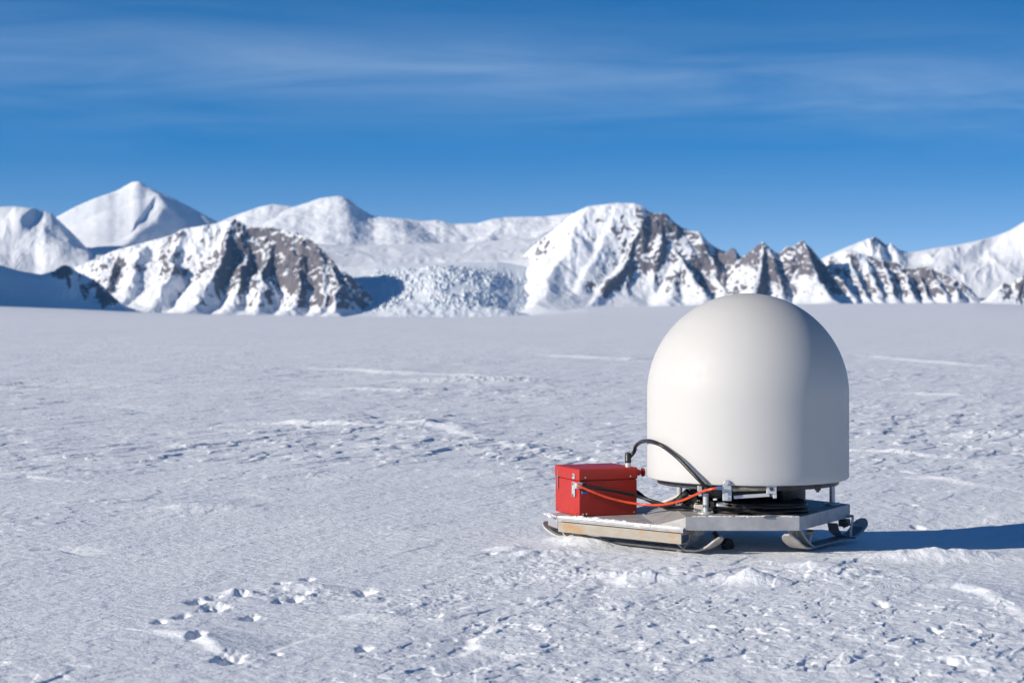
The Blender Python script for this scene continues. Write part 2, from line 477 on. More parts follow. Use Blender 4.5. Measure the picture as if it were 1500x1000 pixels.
def massif(name, x0, x1, rows, mat=ROCK, step=.9, nv=60, noise=10., nf=(30., 1.4), lean=0., spurs=(), rocks=(), soft=0., seed=1,
           keep=.35, back=(1.10, .45), rockgain=1., blocks=None, sil=2.0, fan=(0, 0.), warp=10., spurgain=1.5, fit=True, calm=()):
    """heightfield: rows = [(distance, [(px, py) ...])] from foot to crest; spurs = [([(v, px) ...], height px, left width, right width, rock)]"""
    u = np.arange(x0, x1+step, step)
    D = [r[0] for r in rows]; C = [np.interp(u, *zip(*r[1])) for r in rows]
    C = [smooth1(c, int(2/step)+1) for c in C]
    # back side, falling away
    D.append(rows[-1][0]*back[0]); C.append(HY-(HY-C[-1])*back[1])
    n = len(rows)-1
    vs = np.concatenate([np.linspace(i, i+1, nv, endpoint=False) for i in range(n)]+[np.linspace(n, n+1, nv//2)])
    Dv = np.interp(vs, range(n+2), D)
    Cm = np.stack(C)                       # rows x px
    Zr = H-(Cm-HY)/F*np.array(D)[:, None]  # heights of the rows
    # smooth (hermite) interpolation along v
    i = np.clip(vs.astype(int), 0, n); f = (vs-i)[:, None]
    T = np.zeros_like(Zr); T[1:-1] = (Zr[2:]-Zr[:-2])*.5; T[n] *= 0; T[0] = (Zr[1]-Zr[0])*.6
    h00 = 2*f**3-3*f**2+1; h10 = f**3-2*f**2+f; h01 = -2*f**3+3*f**2; h11 = f**3-f**2
    Z = h00*Zr[i]+h10*T[i]+h01*Zr[i+1]+h11*T[i+1]
    # v: 0 foot, 1 crest, by mean height share, so that ribs run evenly down the face
    lo, hi = Z[0], Z[np.argmin(np.abs(vs-n))]
    core = (hi-lo) > .35*(hi-lo).max()
    vh = ((Z-lo)/np.maximum(hi-lo, 1))[:, core].mean(1)
    vh = np.maximum.accumulate(np.where(vs <= n, vh, -1)); vh = np.clip(vh/vh.max(), 0, 1)
    vh = np.where(vs <= n, vh, 1+(vs-n))
    U, Vn = np.meshgrid(u, vh)
    Yd = np.repeat(Dv[:, None], len(u), 1)
    m_px = Yd/F                            # metres per photo pixel here
    Uw = fan[0]+(U-fan[0])/(1+fan[1]*np.clip(1-Vn, 0, 1))+lean*(1-Vn)+warp*fbm(U/34, Vn*2.6, 4, seed+3)
    Vw = Vn+.16*fbm(U/30+7, Vn*2.6, 3, seed+4)
    env = sstep(.03, .42, Vn)*(1-(1-keep)*sstep(.72, 1.0, Vn))*(1-.6*sstep(1.0, 1.3, Vn))
    edge = sstep(x0, x0+18, U)*(1-sstep(x1-18, x1, U))
    rg = ridged(Uw/nf[0], Vw*nf[1]+seed*7.7, 5 if soft < .5 else 3, seed, .55 if soft < .5 else .4)
    fine = ridged(Uw/nf[0]*3.1+9, Vw*nf[1]*4.6, 4, seed+40, .6)
    lowf = fbm(U/60+seed, Vn*2.2, 3, seed+80)
    rough = (noise*(rg-.45)+noise*.22*(fine-.45)*(1-soft))*env*edge
    dz = noise*.6*lowf*env*edge
    damp = np.ones(U.shape)
    if calm:
        pyv = HY-(Z-H)/m_px
        for (ax, ay, sx, sy, k) in calm: damp = damp*(1-k*np.exp(-((U-ax)/sx)**2-((pyv-ay)/sy)**2))
    rock = np.full(U.shape, -.6)
    for (poly, amp, wl, wr, rk) in spurs:
        vv, pp = zip(*poly)
        vo = np.argsort(vv); pc = np.interp(Vn, np.array(vv)[vo], np.array(pp, float)[vo])+5*fbm(Vn*5+seed, U*0+amp+pp[0]*.37, 3, seed+9)
        s = U-pc
        t = np.where(s < 0, 1+s/wl, 1-s/wr); t = np.clip(t, 0, 1)
        ve = sstep(min(vv)-.14, min(vv)+.1, Vn)*(1-sstep(max(vv)-.05, max(vv)+.12, Vn))
        t = t*ve
        dz = dz+spurgain*amp*t*(.85+(.5 if rk else .08)*(fine-.4))
        if rk: rock = np.maximum(rock, rk*t-.12-.9*sstep(.12, .5, -s/wl)+.2*(rg-.5))
    for (rx, ry, sx, sy, a) in rocks:      # rocky areas of the face, by where they lie on it
        pyv = HY-(Z-H)/m_px
        q = ((U-rx)/sx)**2+((pyv-ry)/sy)**2
        rock = np.maximum(rock, np.where(q < 4, a*1.5*(1-.75*q)+1.1*(rg-.46)*rockgain+.45*(fine-.42), -.6))
    dz = dz+rough*damp*((.20+.85*sstep(-.12, .4, rock)) if soft < .5 else 1)
    if blocks is not None:
        dz = dz+blocks(U, Vn, seed)
    # the crest line itself gets small jags
    jag = sil*(perlin(u/7.3, u*0+seed, seed+5)*.6+perlin(u/3.1, u*0, seed+6)*.4)
    rocky_crest = np.clip(rock[np.argmin(np.abs(vs-n))]+.6, 0, 1)
    dz = dz+(jag*rocky_crest)[None, :]*np.exp(-((Vn-1)/.18)**2)
    Z = Z+dz*m_px
    if fit:                                # hold every column to its crest height
        app = ((Z-H)/m_px).max(0); want = HY-np.interp(u, *zip(*rows[-1][1]))
        k = np.clip(want/np.maximum(app, 4), .5, 1.6); k = smooth1(k, int(5/step))
        k = np.where(want < 8, 1, k); Z = np.where(Z > 0, Z*k[None, :], Z)
    Z = Z-16*m_px*(1-sstep(x0, x0+14, U)*(1-sstep(x1-14, x1, U)))
    X = (U-CX)/F*Yd
    me = grid_mesh(name, X, Yd, Z, {'rock': rock})
    o = link(name, me, mat)
    tag(o, kind='structure')
    return o

def smax(a, b, k):
    h = np.clip(.5+.5*(a-b)/k, 0, 1)
    return b+(a-b)*h+k*h*(1-h)

def alpine(name, x0, x1, Y0, Y1, crest, spurs, front=.78, behind=.75, mat=ROCK, step=.85, nrow=300, seed=1, warp=24., gully=13., floor=-6., apron=46., rnd=7., lump=7.,
           steep=(.74, 1.0), bias=(), fitk=True, sil=1.5, grain=1., cliffs=(.62, .98)):
    """mountain built from its ridge lines: crest and spurs [(px, py, distance) ...] with the steepness of the faces either side"""
    u = np.arange(x0, x1+step, step); Ys = np.concatenate([np.linspace(Y0, Y1, nrow), np.linspace(Y1, Y1+700, 40)[1:]])
    U, Yd = np.meshgrid(u, Ys); X = (U-CX)/F*Yd; m_px = Yd/F
    wx = X+warp*fbm(X/150, Yd/190, 4, seed, .55)+warp*.16*fbm(X/24, Yd/40, 2, seed+2)
    wy = Yd+warp*1.1*fbm(X/140+7, Yd/170, 4, seed+5, .55)
    def line(pts, sl, sr, along_x):
        q = [((p-CX)/F*d, d, H-(y-HY)/F*d) for p, y, d in pts]
        best = np.full(X.shape, 1e9); hh = np.full(X.shape, -1e9)
        for (ax, ay, az), (bx, by, bz) in zip(q, q[1:]):
            ux, uy = bx-ax, by-ay; l2 = ux*ux+uy*uy
            t = np.clip(((wx-ax)*ux+(wy-ay)*uy)/l2, 0, 1)
            dx = wx-(ax+t*ux); dy = wy-(ay+t*uy); d = np.hypot(dx, dy)
            best = np.minimum(best, d)
            d = np.sqrt(d*d+rnd*rnd)-rnd            # rounded edge
            slp = sl+(sr-sl)*sstep(-18, 18, dy if along_x else dx)
            slp = np.sqrt(slp*slp+(bz-az)**2/l2)
            hh = np.maximum(hh, az+t*(bz-az)-slp*d*(1-.10*np.clip(d/260, 0, 1)))
        return hh, best
    h, near = line(crest, front, behind, True)
    for pts, a, b in spurs:
        hs, d = line(pts, a, b, False)
        h = smax(h, hs, 9.); near = np.minimum(near, d)
    gx = np.gradient(h, axis=1)/np.gradient(X, axis=1); gy = np.gradient(h, axis=0)/np.gradient(Yd, axis=0)
    sl = np.hypot(gx, gy)
    cliff = sstep(cliffs[0], cliffs[1], sl)
    g1 = ridged(wx/62, wy/120, 4, seed+11, .55); g2 = ridged(wx/21, wy/34, 3, seed+12, .55)
    up = sstep(0, 60, h)
    h = h+gully*(g1-.45)*cliff*up+gully*.36*(g2-.45)*cliff*up*grain
    h = h+lump*fbm(X/90, Yd/110, 3, seed+14)*up
    fl = H-(pyfar(U)-HY)/F*Yd+floor
    bury = 60*(1-sstep(x0, x0+16, U)*(1-sstep(x1-16, x1, U)))
    Z = smax(h, fl+2*fbm(X/120, Yd/160, 2, seed+3), apron)-apron*.02
    gx = np.gradient(Z, axis=1)/np.gradient(X, axis=1); gy = np.gradient(Z, axis=0)/np.gradient(Yd, axis=0)
    sl = np.hypot(gx, gy)
    pyv = HY-(Z-H)/m_px
    rock = -.34+1.0*sstep(steep[0], steep[1], sl)+.95*(g1-.45)+.35*(g2-.5)+.7*fbm(X/150, Yd/150, 3, seed+21)
    for (bx, by, sx, sy, a) in bias: rock = rock+a*np.exp(-((U-bx)/sx)**2-((pyv-by)/sy)**2)
    rock = np.where(Z < fl+apron*.45, -.6, rock)
    if fitk:
        app = ((Z-H)/m_px).max(0); want = HY-np.interp(u, [c[0] for c in crest], [c[1] for c in crest])
        k = np.clip(want/np.maximum(app, 4), .5, 1.7); k = np.where(want < 42, 1, k); k = smooth1(k, int(6/step))
        Z = np.where(Z > 0, Z*k[None, :], Z)
    Z = Z-bury
    me = grid_mesh(name, X, Yd, Z, {'rock': rock})
    o = link(name, me, mat); tag(o, kind='structure')
    return o

# A: rocky ridge at the left, nearest
alpine('mountain', 20, 560, 5350, 6420,
    [(60, 432, 6200), (92, 404, 6230), (110, 392, 6240), (170, 366, 6250), (250, 345, 6250), (268, 335, 6250), (320, 327, 6250), (345, 321, 6250), (362, 331, 6250), (385, 333, 6240),
     (400, 332, 6230), (430, 339, 6190), (455, 351, 6140), (480, 372, 6060), (491, 386, 6010), (500, 399, 5980), (510, 421, 5920), (517, 441, 5870)],
    [([(168, 366, 6250), (160, 392, 6140), (150, 418, 6030)], .6, 1.25), ([(212, 356, 6250), (206, 385, 6130), (196, 412, 6000)], .6, 1.25), ([(264, 338, 6250), (256, 372, 6130), (244, 408, 5980), (236, 432, 5880)], .55, 1.3),
     ([(345, 321, 6250), (336, 350, 6160), (318, 390, 6010), (296, 430, 5850), (282, 452, 5740)], .65, 1.3), ([(366, 332, 6250), (360, 368, 6140), (350, 408, 5970), (340, 446, 5800)], .75, 1.25),
     ([(400, 333, 6230), (392, 370, 6110), (384, 410, 5940), (376, 452, 5760)], .75, 1.3), ([(430, 340, 6190), (440, 372, 6080), (436, 412, 5920), (424, 455, 5740)], .85, 1.3),
     ([(457, 353, 6140), (474, 385, 6010), (478, 420, 5870), (470, 456, 5720)], .85, 1.3), ([(482, 378, 6050), (492, 410, 5900), (494, 440, 5780), (492, 460, 5700)], .85, 1.3)],
    seed=3, warp=36, apron=62, front=.95, behind=1.9, bias=[(450, 390, 70, 60, .75), (350, 385, 40, 50, .5), (256, 372, 16, 26, .5), (170, 392, 40, 14, .35), (180, 358, 110, 18, -.6), (230, 430, 80, 26, -.4), (120, 392, 40, 10, -.5), (300, 330, 40, 12, -.5), (300, 445, 90, 14, -.3)])

# A: rocky ridge at the left, nearest
# high plateau above the icefall, and the snowy range behind it
massif('snow_plateau', 235, 960, [
    (6500, [(235, 440), (500, 430), (560, 425), (640, 422), (960, 420)]),
    (6720, [(235, 398), (430, 392), (560, 390), (640, 386), (760, 380), (850, 374), (960, 372)]),
    (7700, [(235, 378), (380, 366), (450, 370), (520, 372), (600, 371), (680, 369), (760, 362), (820, 358), (960, 356)]),
    (8600, [(235, 364), (380, 350), (450, 356), (520, 360), (600, 358), (680, 356), (760, 350), (820, 346), (960, 346)])],
    mat=FARM, noise=2.5, nf=(90, 3.), soft=1., seed=9, nv=34, sil=0, fit=False, back=(1.05, 1.))
alpine('snow_ridge', 235, 960, 8050, 9250,
    [(255, 356, 8900), (290, 341, 8950), (315, 328, 9000), (340, 317, 9000), (380, 303, 9000), (400, 299, 9000), (430, 303, 9000), (450, 297, 9000), (470, 290, 9000), (495, 287, 9000), (510, 290, 9000), (525, 304, 8980),
     (548, 317, 8960), (600, 321, 8960), (620, 324, 8960), (640, 322, 8960), (665, 328, 8960), (700, 327, 8960), (720, 321, 8980), (745, 318, 9000), (800, 317, 9000), (840, 312, 9000), (860, 307, 9000), (950, 312, 9000)],
    [([(404, 300, 9000), (420, 318, 8850), (436, 338, 8650)], .26, .5), ([(508, 290, 9000), (518, 308, 8890), (512, 332, 8700), (500, 350, 8480)], .3, .75), ([(470, 291, 9000), (462, 312, 8850), (450, 334, 8650)], .3, .45),
     ([(552, 318, 8960), (548, 334, 8820), (560, 350, 8600)], .24, .7), ([(622, 325, 8960), (616, 340, 8840), (604, 354, 8650)], .28, .6), ([(668, 329, 8960), (662, 342, 8850), (650, 356, 8650)], .28, .6),
     ([(748, 319, 9000), (728, 336, 8820), (706, 352, 8580)], .26, .55), ([(838, 313, 9000), (815, 332, 8800), (790, 348, 8550)], .26, .5)],
    front=.40, mat=FARM, rnd=20., lump=2., seed=13, warp=34, gully=3, apron=70, floor=160., bias=[(600, 320, 900, 300, -1.6)], nrow=200)

# icefall between the two rocky mountains
def seracs(U, Vn, seed):
    s = (Vn*52)
    wx = U+5*fbm(U/18, Vn*7, 2, 7); wy = s+2.6*fbm(U/15+4, Vn*8, 2, 8)
    d1, d2, cv = worley(wx/6.2, wy/3.6, 21)
    blk = sstep(.04, .30, d2-d1)*(.35+cv*.95)
    f1, f2, fv = worley(wx/2.9+7, wy/1.9, 25)
    blk2 = sstep(.03, .3, f2-f1)*(.3+fv)
    m = sstep(.10, .22, Vn)*(1-sstep(.72, .97, Vn))*sstep(500, 560, U)*(1-sstep(790, 850, U))
    m = m*sstep(-.34, .12, fbm(U/42+2, Vn*3.5, 3, 31)+.06)
    hump = 6*np.exp(-((Vn-.13)/.09)**2)*sstep(550, 590, U)*(1-sstep(730, 790, U))*(1+.5*fbm(U/14, Vn*20, 3, 41))
    swell = 8*np.exp(-(((U-655+40*(Vn-.5))/52)**2))*sstep(.1, .3, Vn)*(1-sstep(.75, .95, Vn))
    cirque = -15*np.exp(-(((U-760)/48)**2))*sstep(.08, .3, Vn)*(1-sstep(.8, 1., Vn))
    bowl = 1-.8*np.exp(-(((U-755)/40)**2+((Vn-.42)/.26)**2))
    return m*bowl*(2.6*blk+1.5*blk2)+hump+swell+cirque
massif('glacier', 485, 860, [
    (5450, [(485, 470), (560, 474), (620, 478), (728, 476), (780, 472), (830, 480), (860, 490)]),
    (5960, [(485, 455), (560, 448), (640, 446), (728, 446), (768, 451), (800, 460), (832, 475), (860, 490)]),
    (6300, [(485, 420), (560, 412), (640, 408), (728, 406), (758, 411), (800, 426), (832, 448), (860, 480)]),
    (6750, [(485, 396), (550, 390), (640, 385), (728, 383), (768, 388), (800, 398), (832, 424), (860, 470)])],
    mat=ICE, noise=4, nf=(34, 2.6), seed=15, nv=130, step=.6, sil=0, fit=False, blocks=seracs, back=(1.08, .8))

# C: the central rocky peak
alpine('mountain', 725, 1125, 5700, 6960,
    [(735, 404, 6760), (760, 380, 6780), (790, 352, 6790), (820, 329, 6790), (835, 316, 6790), (850, 307, 6790), (862, 302, 6790), (880, 300, 6790), (905, 297, 6790), (930, 298, 6790), (943, 302, 6790),
     (951, 311, 6780), (962, 312, 6780), (976, 313, 6780), (987, 325, 6770), (1000, 334, 6760), (1012, 338, 6750), (1025, 340, 6740), (1040, 357, 6720), (1055, 366, 6690), (1066, 369, 6670), (1074, 361, 6660),
     (1084, 375, 6640), (1100, 390, 6600), (1118, 414, 6560)],
    [([(832, 318, 6790), (820, 365, 6600), (806, 410, 6330), (792, 448, 6050)], .45, .45), ([(862, 303, 6790), (842, 340, 6650), (818, 382, 6470), (792, 430, 6220)], .5, .42), ([(905, 298, 6790), (890, 340, 6660), (868, 385, 6480), (850, 420, 6330)], .45, .5),
     ([(945, 303, 6790), (938, 335, 6690), (922, 368, 6570), (900, 402, 6430), (880, 430, 6300), (862, 454, 6170)], .5, 1.35),
     ([(966, 312, 6780), (968, 340, 6690), (962, 365, 6590)], .7, 1.3),
     ([(987, 326, 6770), (984, 352, 6680), (998, 380, 6560), (1016, 410, 6420), (1036, 440, 6260)], .65, 1.35), ([(996, 378, 6570), (988, 410, 6430), (984, 440, 6280)], .65, 1.2),
     ([(1025, 341, 6740), (1036, 366, 6640), (1048, 396, 6510), (1060, 430, 6340)], .7, 1.3), ([(1074, 362, 6660), (1080, 392, 6530), (1084, 425, 6370)], .7, 1.3)],
    seed=23, nrow=330, cliffs=(.82, 1.15), apron=75, front=.95, bias=[(890, 420, 30, 34, .75), (935, 370, 26, 50, .5), (960, 330, 26, 26, .4), (1050, 372, 36, 24, .5), (840, 370, 60, 70, -.6), (900, 330, 34, 34, -.35), (985, 335, 40, 26, .6), (1005, 395, 50, 40, .5), (885, 425, 24, 24, .35), (940, 360, 20, 40, .15)])

# D: jagged twin peaks
alpine('mountain', 1045, 1270, 5800, 6620,
    [(1052, 424, 6430), (1066, 398, 6450), (1080, 382, 6470), (1095, 371, 6480), (1106, 362, 6480), (1118, 354, 6480), (1130, 365, 6480), (1142, 372, 6480), (1152, 361, 6480), (1163, 361, 6480), (1175, 352, 6480),
     (1186, 361, 6470), (1200, 378, 6440), (1215, 394, 6400), (1230, 410, 6350), (1246, 430, 6290), (1260, 448, 6240)],
    [([(1118, 355, 6480), (1112, 385, 6370), (1106, 415, 6240), (1098, 446, 6110)], .6, 1.4), ([(1128, 372, 6440), (1138, 402, 6320), (1148, 432, 6190)], .7, 1.3), ([(1155, 362, 6480), (1160, 378, 6420)], .7, 1.3),
     ([(1175, 353, 6480), (1186, 382, 6380), (1198, 408, 6270), (1218, 440, 6130)], .6, 1.4)],
    seed=33, nrow=230, warp=17, gully=11, apron=48, front=.95, sil=4, bias=[(1120, 385, 30, 34, .6), (1180, 382, 34, 34, .6)])

# E: lower rocky ridge on the right
alpine('mountain', 1175, 1455, 5900, 6760,
    [(1185, 412, 6560), (1200, 390, 6580), (1215, 375, 6600), (1235, 368, 6600), (1250, 367, 6600), (1262, 372, 6600), (1285, 377, 6600), (1300, 383, 6600), (1312, 383, 6600), (1322, 391, 6600), (1340, 392, 6590), (1360, 389, 6580),
     (1372, 397, 6560), (1388, 401, 6530), (1400, 409, 6490), (1412, 423, 6440), (1428, 442, 6380)],
    [([(1236, 369, 6600), (1250, 395, 6500), (1264, 420, 6390), (1280, 446, 6260)], .55, 1.2), ([(1264, 373, 6600), (1276, 400, 6490), (1290, 428, 6350), (1296, 446, 6260)], .7, 1.3),
     ([(1288, 378, 6600), (1298, 405, 6480), (1308, 430, 6350), (1316, 446, 6270)], .7, 1.3), ([(1313, 384, 6600), (1322, 408, 6490), (1332, 432, 6360), (1338, 447, 6280)], .7, 1.3),
     ([(1342, 393, 6590), (1350, 414, 6490), (1358, 434, 6380), (1364, 447, 6300)], .7, 1.3), ([(1362, 390, 6580), (1374, 412, 6480), (1386, 434, 6360), (1392, 446, 6290)], .7, 1.3), ([(1388, 402, 6530), (1400, 424, 6420), (1408, 444, 6310)], .7, 1.3)],
    seed=43, nrow=230, warp=27, gully=12, apron=40, front=.95, bias=[(1340, 415, 80, 30, .5), (1230, 395, 30, 24, -.2)])

# snow peak and long white slope behind it
massif('snow_peak', 1150, 1900, [
    (6500, [(1150, 455), (1900, 455)]),
    (6900, [(1150, 430), (1300, 425), (1420, 418), (1460, 412), (1900, 410)]),
    (7300, [(1150, 410), (1300, 400), (1420, 392), (1500, 386), (1900, 380)]),
    (7900, [(1150, 420), (1180, 398), (1208, 376), (1240, 362), (1270, 350), (1282, 347), (1291, 353), (1298, 359), (1305, 356), (1316, 365), (1330, 370), (1345, 368), (1370, 363),
            (1400, 359), (1430, 353), (1460, 345), (1480, 337), (1500, 325), (1540, 305), (1620, 270), (1700, 290), (1900, 350)])],
    mat=FARM, noise=6, nf=(46, 2.), soft=.7, seed=53, nv=60, sil=1.,
    spurs=[([(1, 1283), (.85, 1286), (.7, 1290)], 9, 40, 14, .5), ([(1, 1306), (.85, 1312)], 6, 14, 12, .3), ([(1, 1450), (.85, 1425), (.7, 1410)], 7, 70, 20, 0)],
    rocks=[(1287, 358, 12, 12, .25)])
massif('rocky_outcrop', 1425, 1640, [
    (6150, [(1425, 452), (1640, 452)]),
    (6240, [(1425, 447), (1470, 438), (1520, 435), (1600, 438), (1640, 448)]),
    (6400, [(1425, 446), (1445, 438), (1458, 424), (1470, 414), (1480, 418), (1490, 408), (1510, 400), (1560, 396), (1600, 410), (1640, 446)])],
    noise=7, nf=(18, 1.3), seed=63, nv=50, sil=2.5, rocks=[(1475, 425, 12, 16, .5), (1500, 424, 16, 24, .6), (1560, 420, 40, 26, .5)])

# left: tall white peak
alpine('snow_peak', 10, 385, 8100, 10800,
    [(20, 362, 10560), (50, 338, 10450), (75, 322, 10350), (110, 303, 10190), (140, 290, 10030), (170, 280, 9840), (186, 271, 9720), (195, 266, 9640), (205, 266, 9600), (215, 273, 9620), (240, 284, 9740), (255, 291, 9820), (280, 304, 9950),
     (315, 323, 10120), (345, 342, 10260), (375, 362, 10380)],
    [([(208, 268, 9600), (232, 283, 9480), (240, 300, 9320), (222, 324, 9060), (192, 348, 8740), (170, 364, 8450)], .16, .9), ],
    front=.60, mat=FARM, rnd=22., lump=2., seed=73, warp=14, gully=1.5, apron=90, bias=[(200, 320, 400, 200, -1.5)], sil=1, nrow=240)
# lumpy white hills at the left edge and the glacier tongue below
massif('snow_hill', -420, 360, [
    (6150, [(-420, 430), (100, 425), (200, 425), (360, 420)]),
    (6700, [(-420, 400), (0, 396), (100, 390), (200, 384), (360, 385)]),
    (7600, [(-420, 380), (0, 372), (80, 365), (140, 370), (220, 374), (360, 380)]),
    (7900, [(-420, 330), (0, 335), (50, 330), (90, 350), (130, 370), (360, 382)]),
    (8300, [(-420, 290), (-60, 308), (0, 303), (20, 302), (48, 305), (75, 312), (92, 328), (110, 345), (135, 372), (220, 380), (360, 386)])],
    mat=FARM, noise=9, nf=(34, 3.4), soft=.2, seed=83, nv=44, sil=1.,
    spurs=[([(1., 52), (.9, 40), (.8, 30)], 8, 30, 14, 0), ([(.9, 85), (.8, 92), (.72, 100)], 6, 24, 12, 0)])

# dark hill in shade at the left edge
massif('mountain', -330, 210, [
    (5000, [(-330, 456), (0, 456), (100, 458), (210, 464)]),
    (5090, [(-330, 440), (0, 440), (80, 442), (150, 448), (200, 460), (210, 463)]),
    (5230, [(-330, 350), (-100, 376), (0, 388), (30, 397), (60, 402), (78, 397), (92, 388), (103, 390), (115, 399), (135, 408), (150, 418), (165, 433), (180, 447), (192, 457), (210, 463)])],
    noise=6, nf=(26, 1.3), seed=93, nv=70, sil=2.,
    spurs=[([(1, 97), (.7, 98), (.4, 102)], 8, 18, 12, .8), ([(.9, 135), (.6, 148), (.2, 160)], 7, 12, 14, .8)],
    rocks=[(92, 398, 18, 14, .7), (125, 418, 16, 22, .4), (155, 432, 22, 20, .7)])
# the high mountain beyond the left edge that throws the shade over it
massif('mountain', -900, -36, [
    (4480, [(-900, 460), (-36, 460)]),
    (4620, [(-900, 430), (-400, 400), (-200, 420), (-36, 458)]),
    (4860, [(-900, 400), (-700, 330), (-500, 190), (-390, 152), (-340, 158), (-260, 214), (-180, 286), (-110, 360), (-60, 424), (-36, 456)])],
    noise=8, nf=(40, 1.3), seed=103, nv=50, step=2., rocks=[(-350, 330, 150, 80, .4)])

# ================================================================== EQUIPMENT MATERIALS
ALU = worn('weathered aluminium', (.50, .50, .50), (.30, .30, .31), rough=.48, metal=.35, scale=9, bump=.0008, amount=.8, rust=(.36, .26, .16), rust_amt=.66)
ALU_TOP = worn('scuffed deck plate', (.52, .50, .48), (.30, .29, .28), rough=.55, metal=.2, scale=16, bump=.001, amount=.9, rust=(.78, .79, .80), rust_amt=.62)
BEAM = worn('stained wooden beam', (.38, .35, .305), (.28, .24, .185), rough=.65, scale=11, bump=.001, amount=.9, stretch=(1, 1, 3), rust=(.38, .21, .08), rust_amt=.58)
STEEL = worn('galvanised steel', (.66, .67, .68), (.46, .47, .48), rough=.38, metal=.35, scale=40, bump=.0004, amount=.9)
SKI = worn('worn ski laminate', (.52, .49, .45), (.30, .27, .24), rough=.45, scale=15, bump=.0006, amount=.9, rust=(.22, .15, .10), rust_amt=.66)
SKIDARK = worn('grey ski top', (.20, .21, .22), (.09, .10, .11), rough=.5, scale=15, bump=.0006, amount=.9)
BLACK = worn('black rubber', (.018, .018, .02), (.010, .010, .011), rough=.42, scale=30, bump=.0006)
PLASTIC = worn('dark grey plastic', (.05, .05, .055), (.025, .025, .028), rough=.45, scale=30, bump=.0006)
REDPAINT = worn('red paint', (.47, .024, .013), (.40, .020, .011), rough=.42, scale=7, bump=.0003, amount=1., rust=(.24, .05, .02), rust_amt=.70)
ORANGE = worn('orange cable sheath', (.75, .085, .025), (.62, .06, .02), rough=.35, scale=25, bump=.0003)
SHELL = worn('off white gelcoat', (.545, .536, .517), (.53, .52, .50), rough=.55, scale=3.5, bump=.0002, amount=1.)
SHELL.node_tree.nodes['Principled BSDF'].inputs['Specular IOR Level'].default_value = .25
FOAM = worn('pale foam', (.72, .69, .63), (.60, .56, .48), rough=.8, scale=30, bump=.001)
WHITEP = worn('white plastic', (.82, .82, .80), (.74, .74, .72), rough=.5, scale=30, bump=.0003)
SNOWB, _nt, _b = new_mat('drifted snow'); _b.inputs['Base Color'].default_value = (.88, .9, .93, 1); _b.inputs['Roughness'].default_value = .65
BLUEP_SHADE = worn('blue plastic and catch shade', (.05, .16, .42), (.03, .11, .30), rough=.4, scale=30, bump=.0003)  # cable ferrule colour, also the painted shade below the box catch
BRASS = worn('grimy steel bar', (.42, .38, .31), (.24, .20, .15), rough=.42, metal=.5, scale=30, bump=.0004)

# ================================================================== RADOME
DX, DY, DR = 1.177, 9.95, .501
Z0, ZS, ZT = .338, .756, 1.2565
DECK, TRAY = .180, .130
rad = empty('radome', (DX, DY, DECK))
tag(rad, 'large off white domed radome standing on short metal posts on the sled', 'radome')
mb = MB()
prof = [(DR-.030, Z0+.004), (DR-.012, Z0), (DR-.004, Z0+.004), (DR, Z0+.016)]
prof += [(DR, Z0+.016+(ZS-Z0-.016)*k/10) for k in range(1, 11)]
prof += [(DR*math.cos(t), ZS+(ZT-ZS)*math.sin(t)) for t in [math.pi/2*k/40 for k in range(1, 40)]]+[(0, ZT)]
mb.lathe((DX, DY, 0), (0, 0, 1), prof, n=160, cap=False)
dome = mb.build('dome', SHELL, rad, smooth=True)
MB().lathe((DX, DY, 0), (0, 0, 1), [(0, Z0-.004), (DR-.05, Z0-.006), (DR-.05, Z0-.026), (DR-.09, Z0-.030), (0, Z0-.031)], n=72, cap=False).build('base_plate', PLASTIC, rad, smooth=True)
MB().lathe((DX+.21, DY-.05, 0), (0, 0, 1), [(.072, DECK), (.072, Z0-.03)], n=32).build('pedestal', PLASTIC, rad, smooth=True)
MB().lathe((1.13, 10.02, 0), (0, 0, 1), [(.17, DECK+.0005), (.19, DECK+.004), (.19, DECK+.05), (.175, DECK+.055), (.175, DECK+.07), (.205, DECK+.075), (.205, Z0-.031)], n=40).build('drive_housing', BLACK, rad, smooth=True)

def post(px, py):
    Y = F*(H-DECK)/(py-HY); x = (px-CX)/F*Y
    o = MB().cyl((x, Y, DECK+.010), (x, Y, Z0-.030), .0145, 24).build('post', STEEL, rad, smooth=True)
    MB().lathe((x, Y, 0), (0, 0, 1), [(0, DECK+.0005), (.040, DECK+.0005), (.040, DECK+.007), (.026, DECK+.011), (.0148, DECK+.012)], n=28, cap=False).build('foot', STEEL, o, smooth=True)
    MB().lathe((x, Y, 0), (0, 0, 1), [(.0148, Z0-.058), (.034, Z0-.050), (.036, Z0-.040), (.036, Z0-.0315)], n=28).build('collar', PLASTIC, o, smooth=True)
    for a in (0, 2.1, 4.2):
        MB().cyl((x+.031*math.cos(a), Y+.031*math.sin(a), DECK+.006), (x+.031*math.cos(a), Y+.031*math.sin(a), DECK+.013), .005, 6).build('bolt', STEEL, o)
post(1034, 752); post(1219, 739)
for x, y in ((.86, 10.22), (1.30, 10.33)):
    o = MB().cyl((x, y, DECK+.010), (x, y, Z0-.030), .0145, 24).build('post', STEEL, rad, smooth=True)
    MB().lathe((x, y, 0), (0, 0, 1), [(0, DECK+.0005), (.040, DECK+.0005), (.040, DECK+.007), (.0148, DECK+.012)], n=28, cap=False).build('foot', STEEL, o, smooth=True)

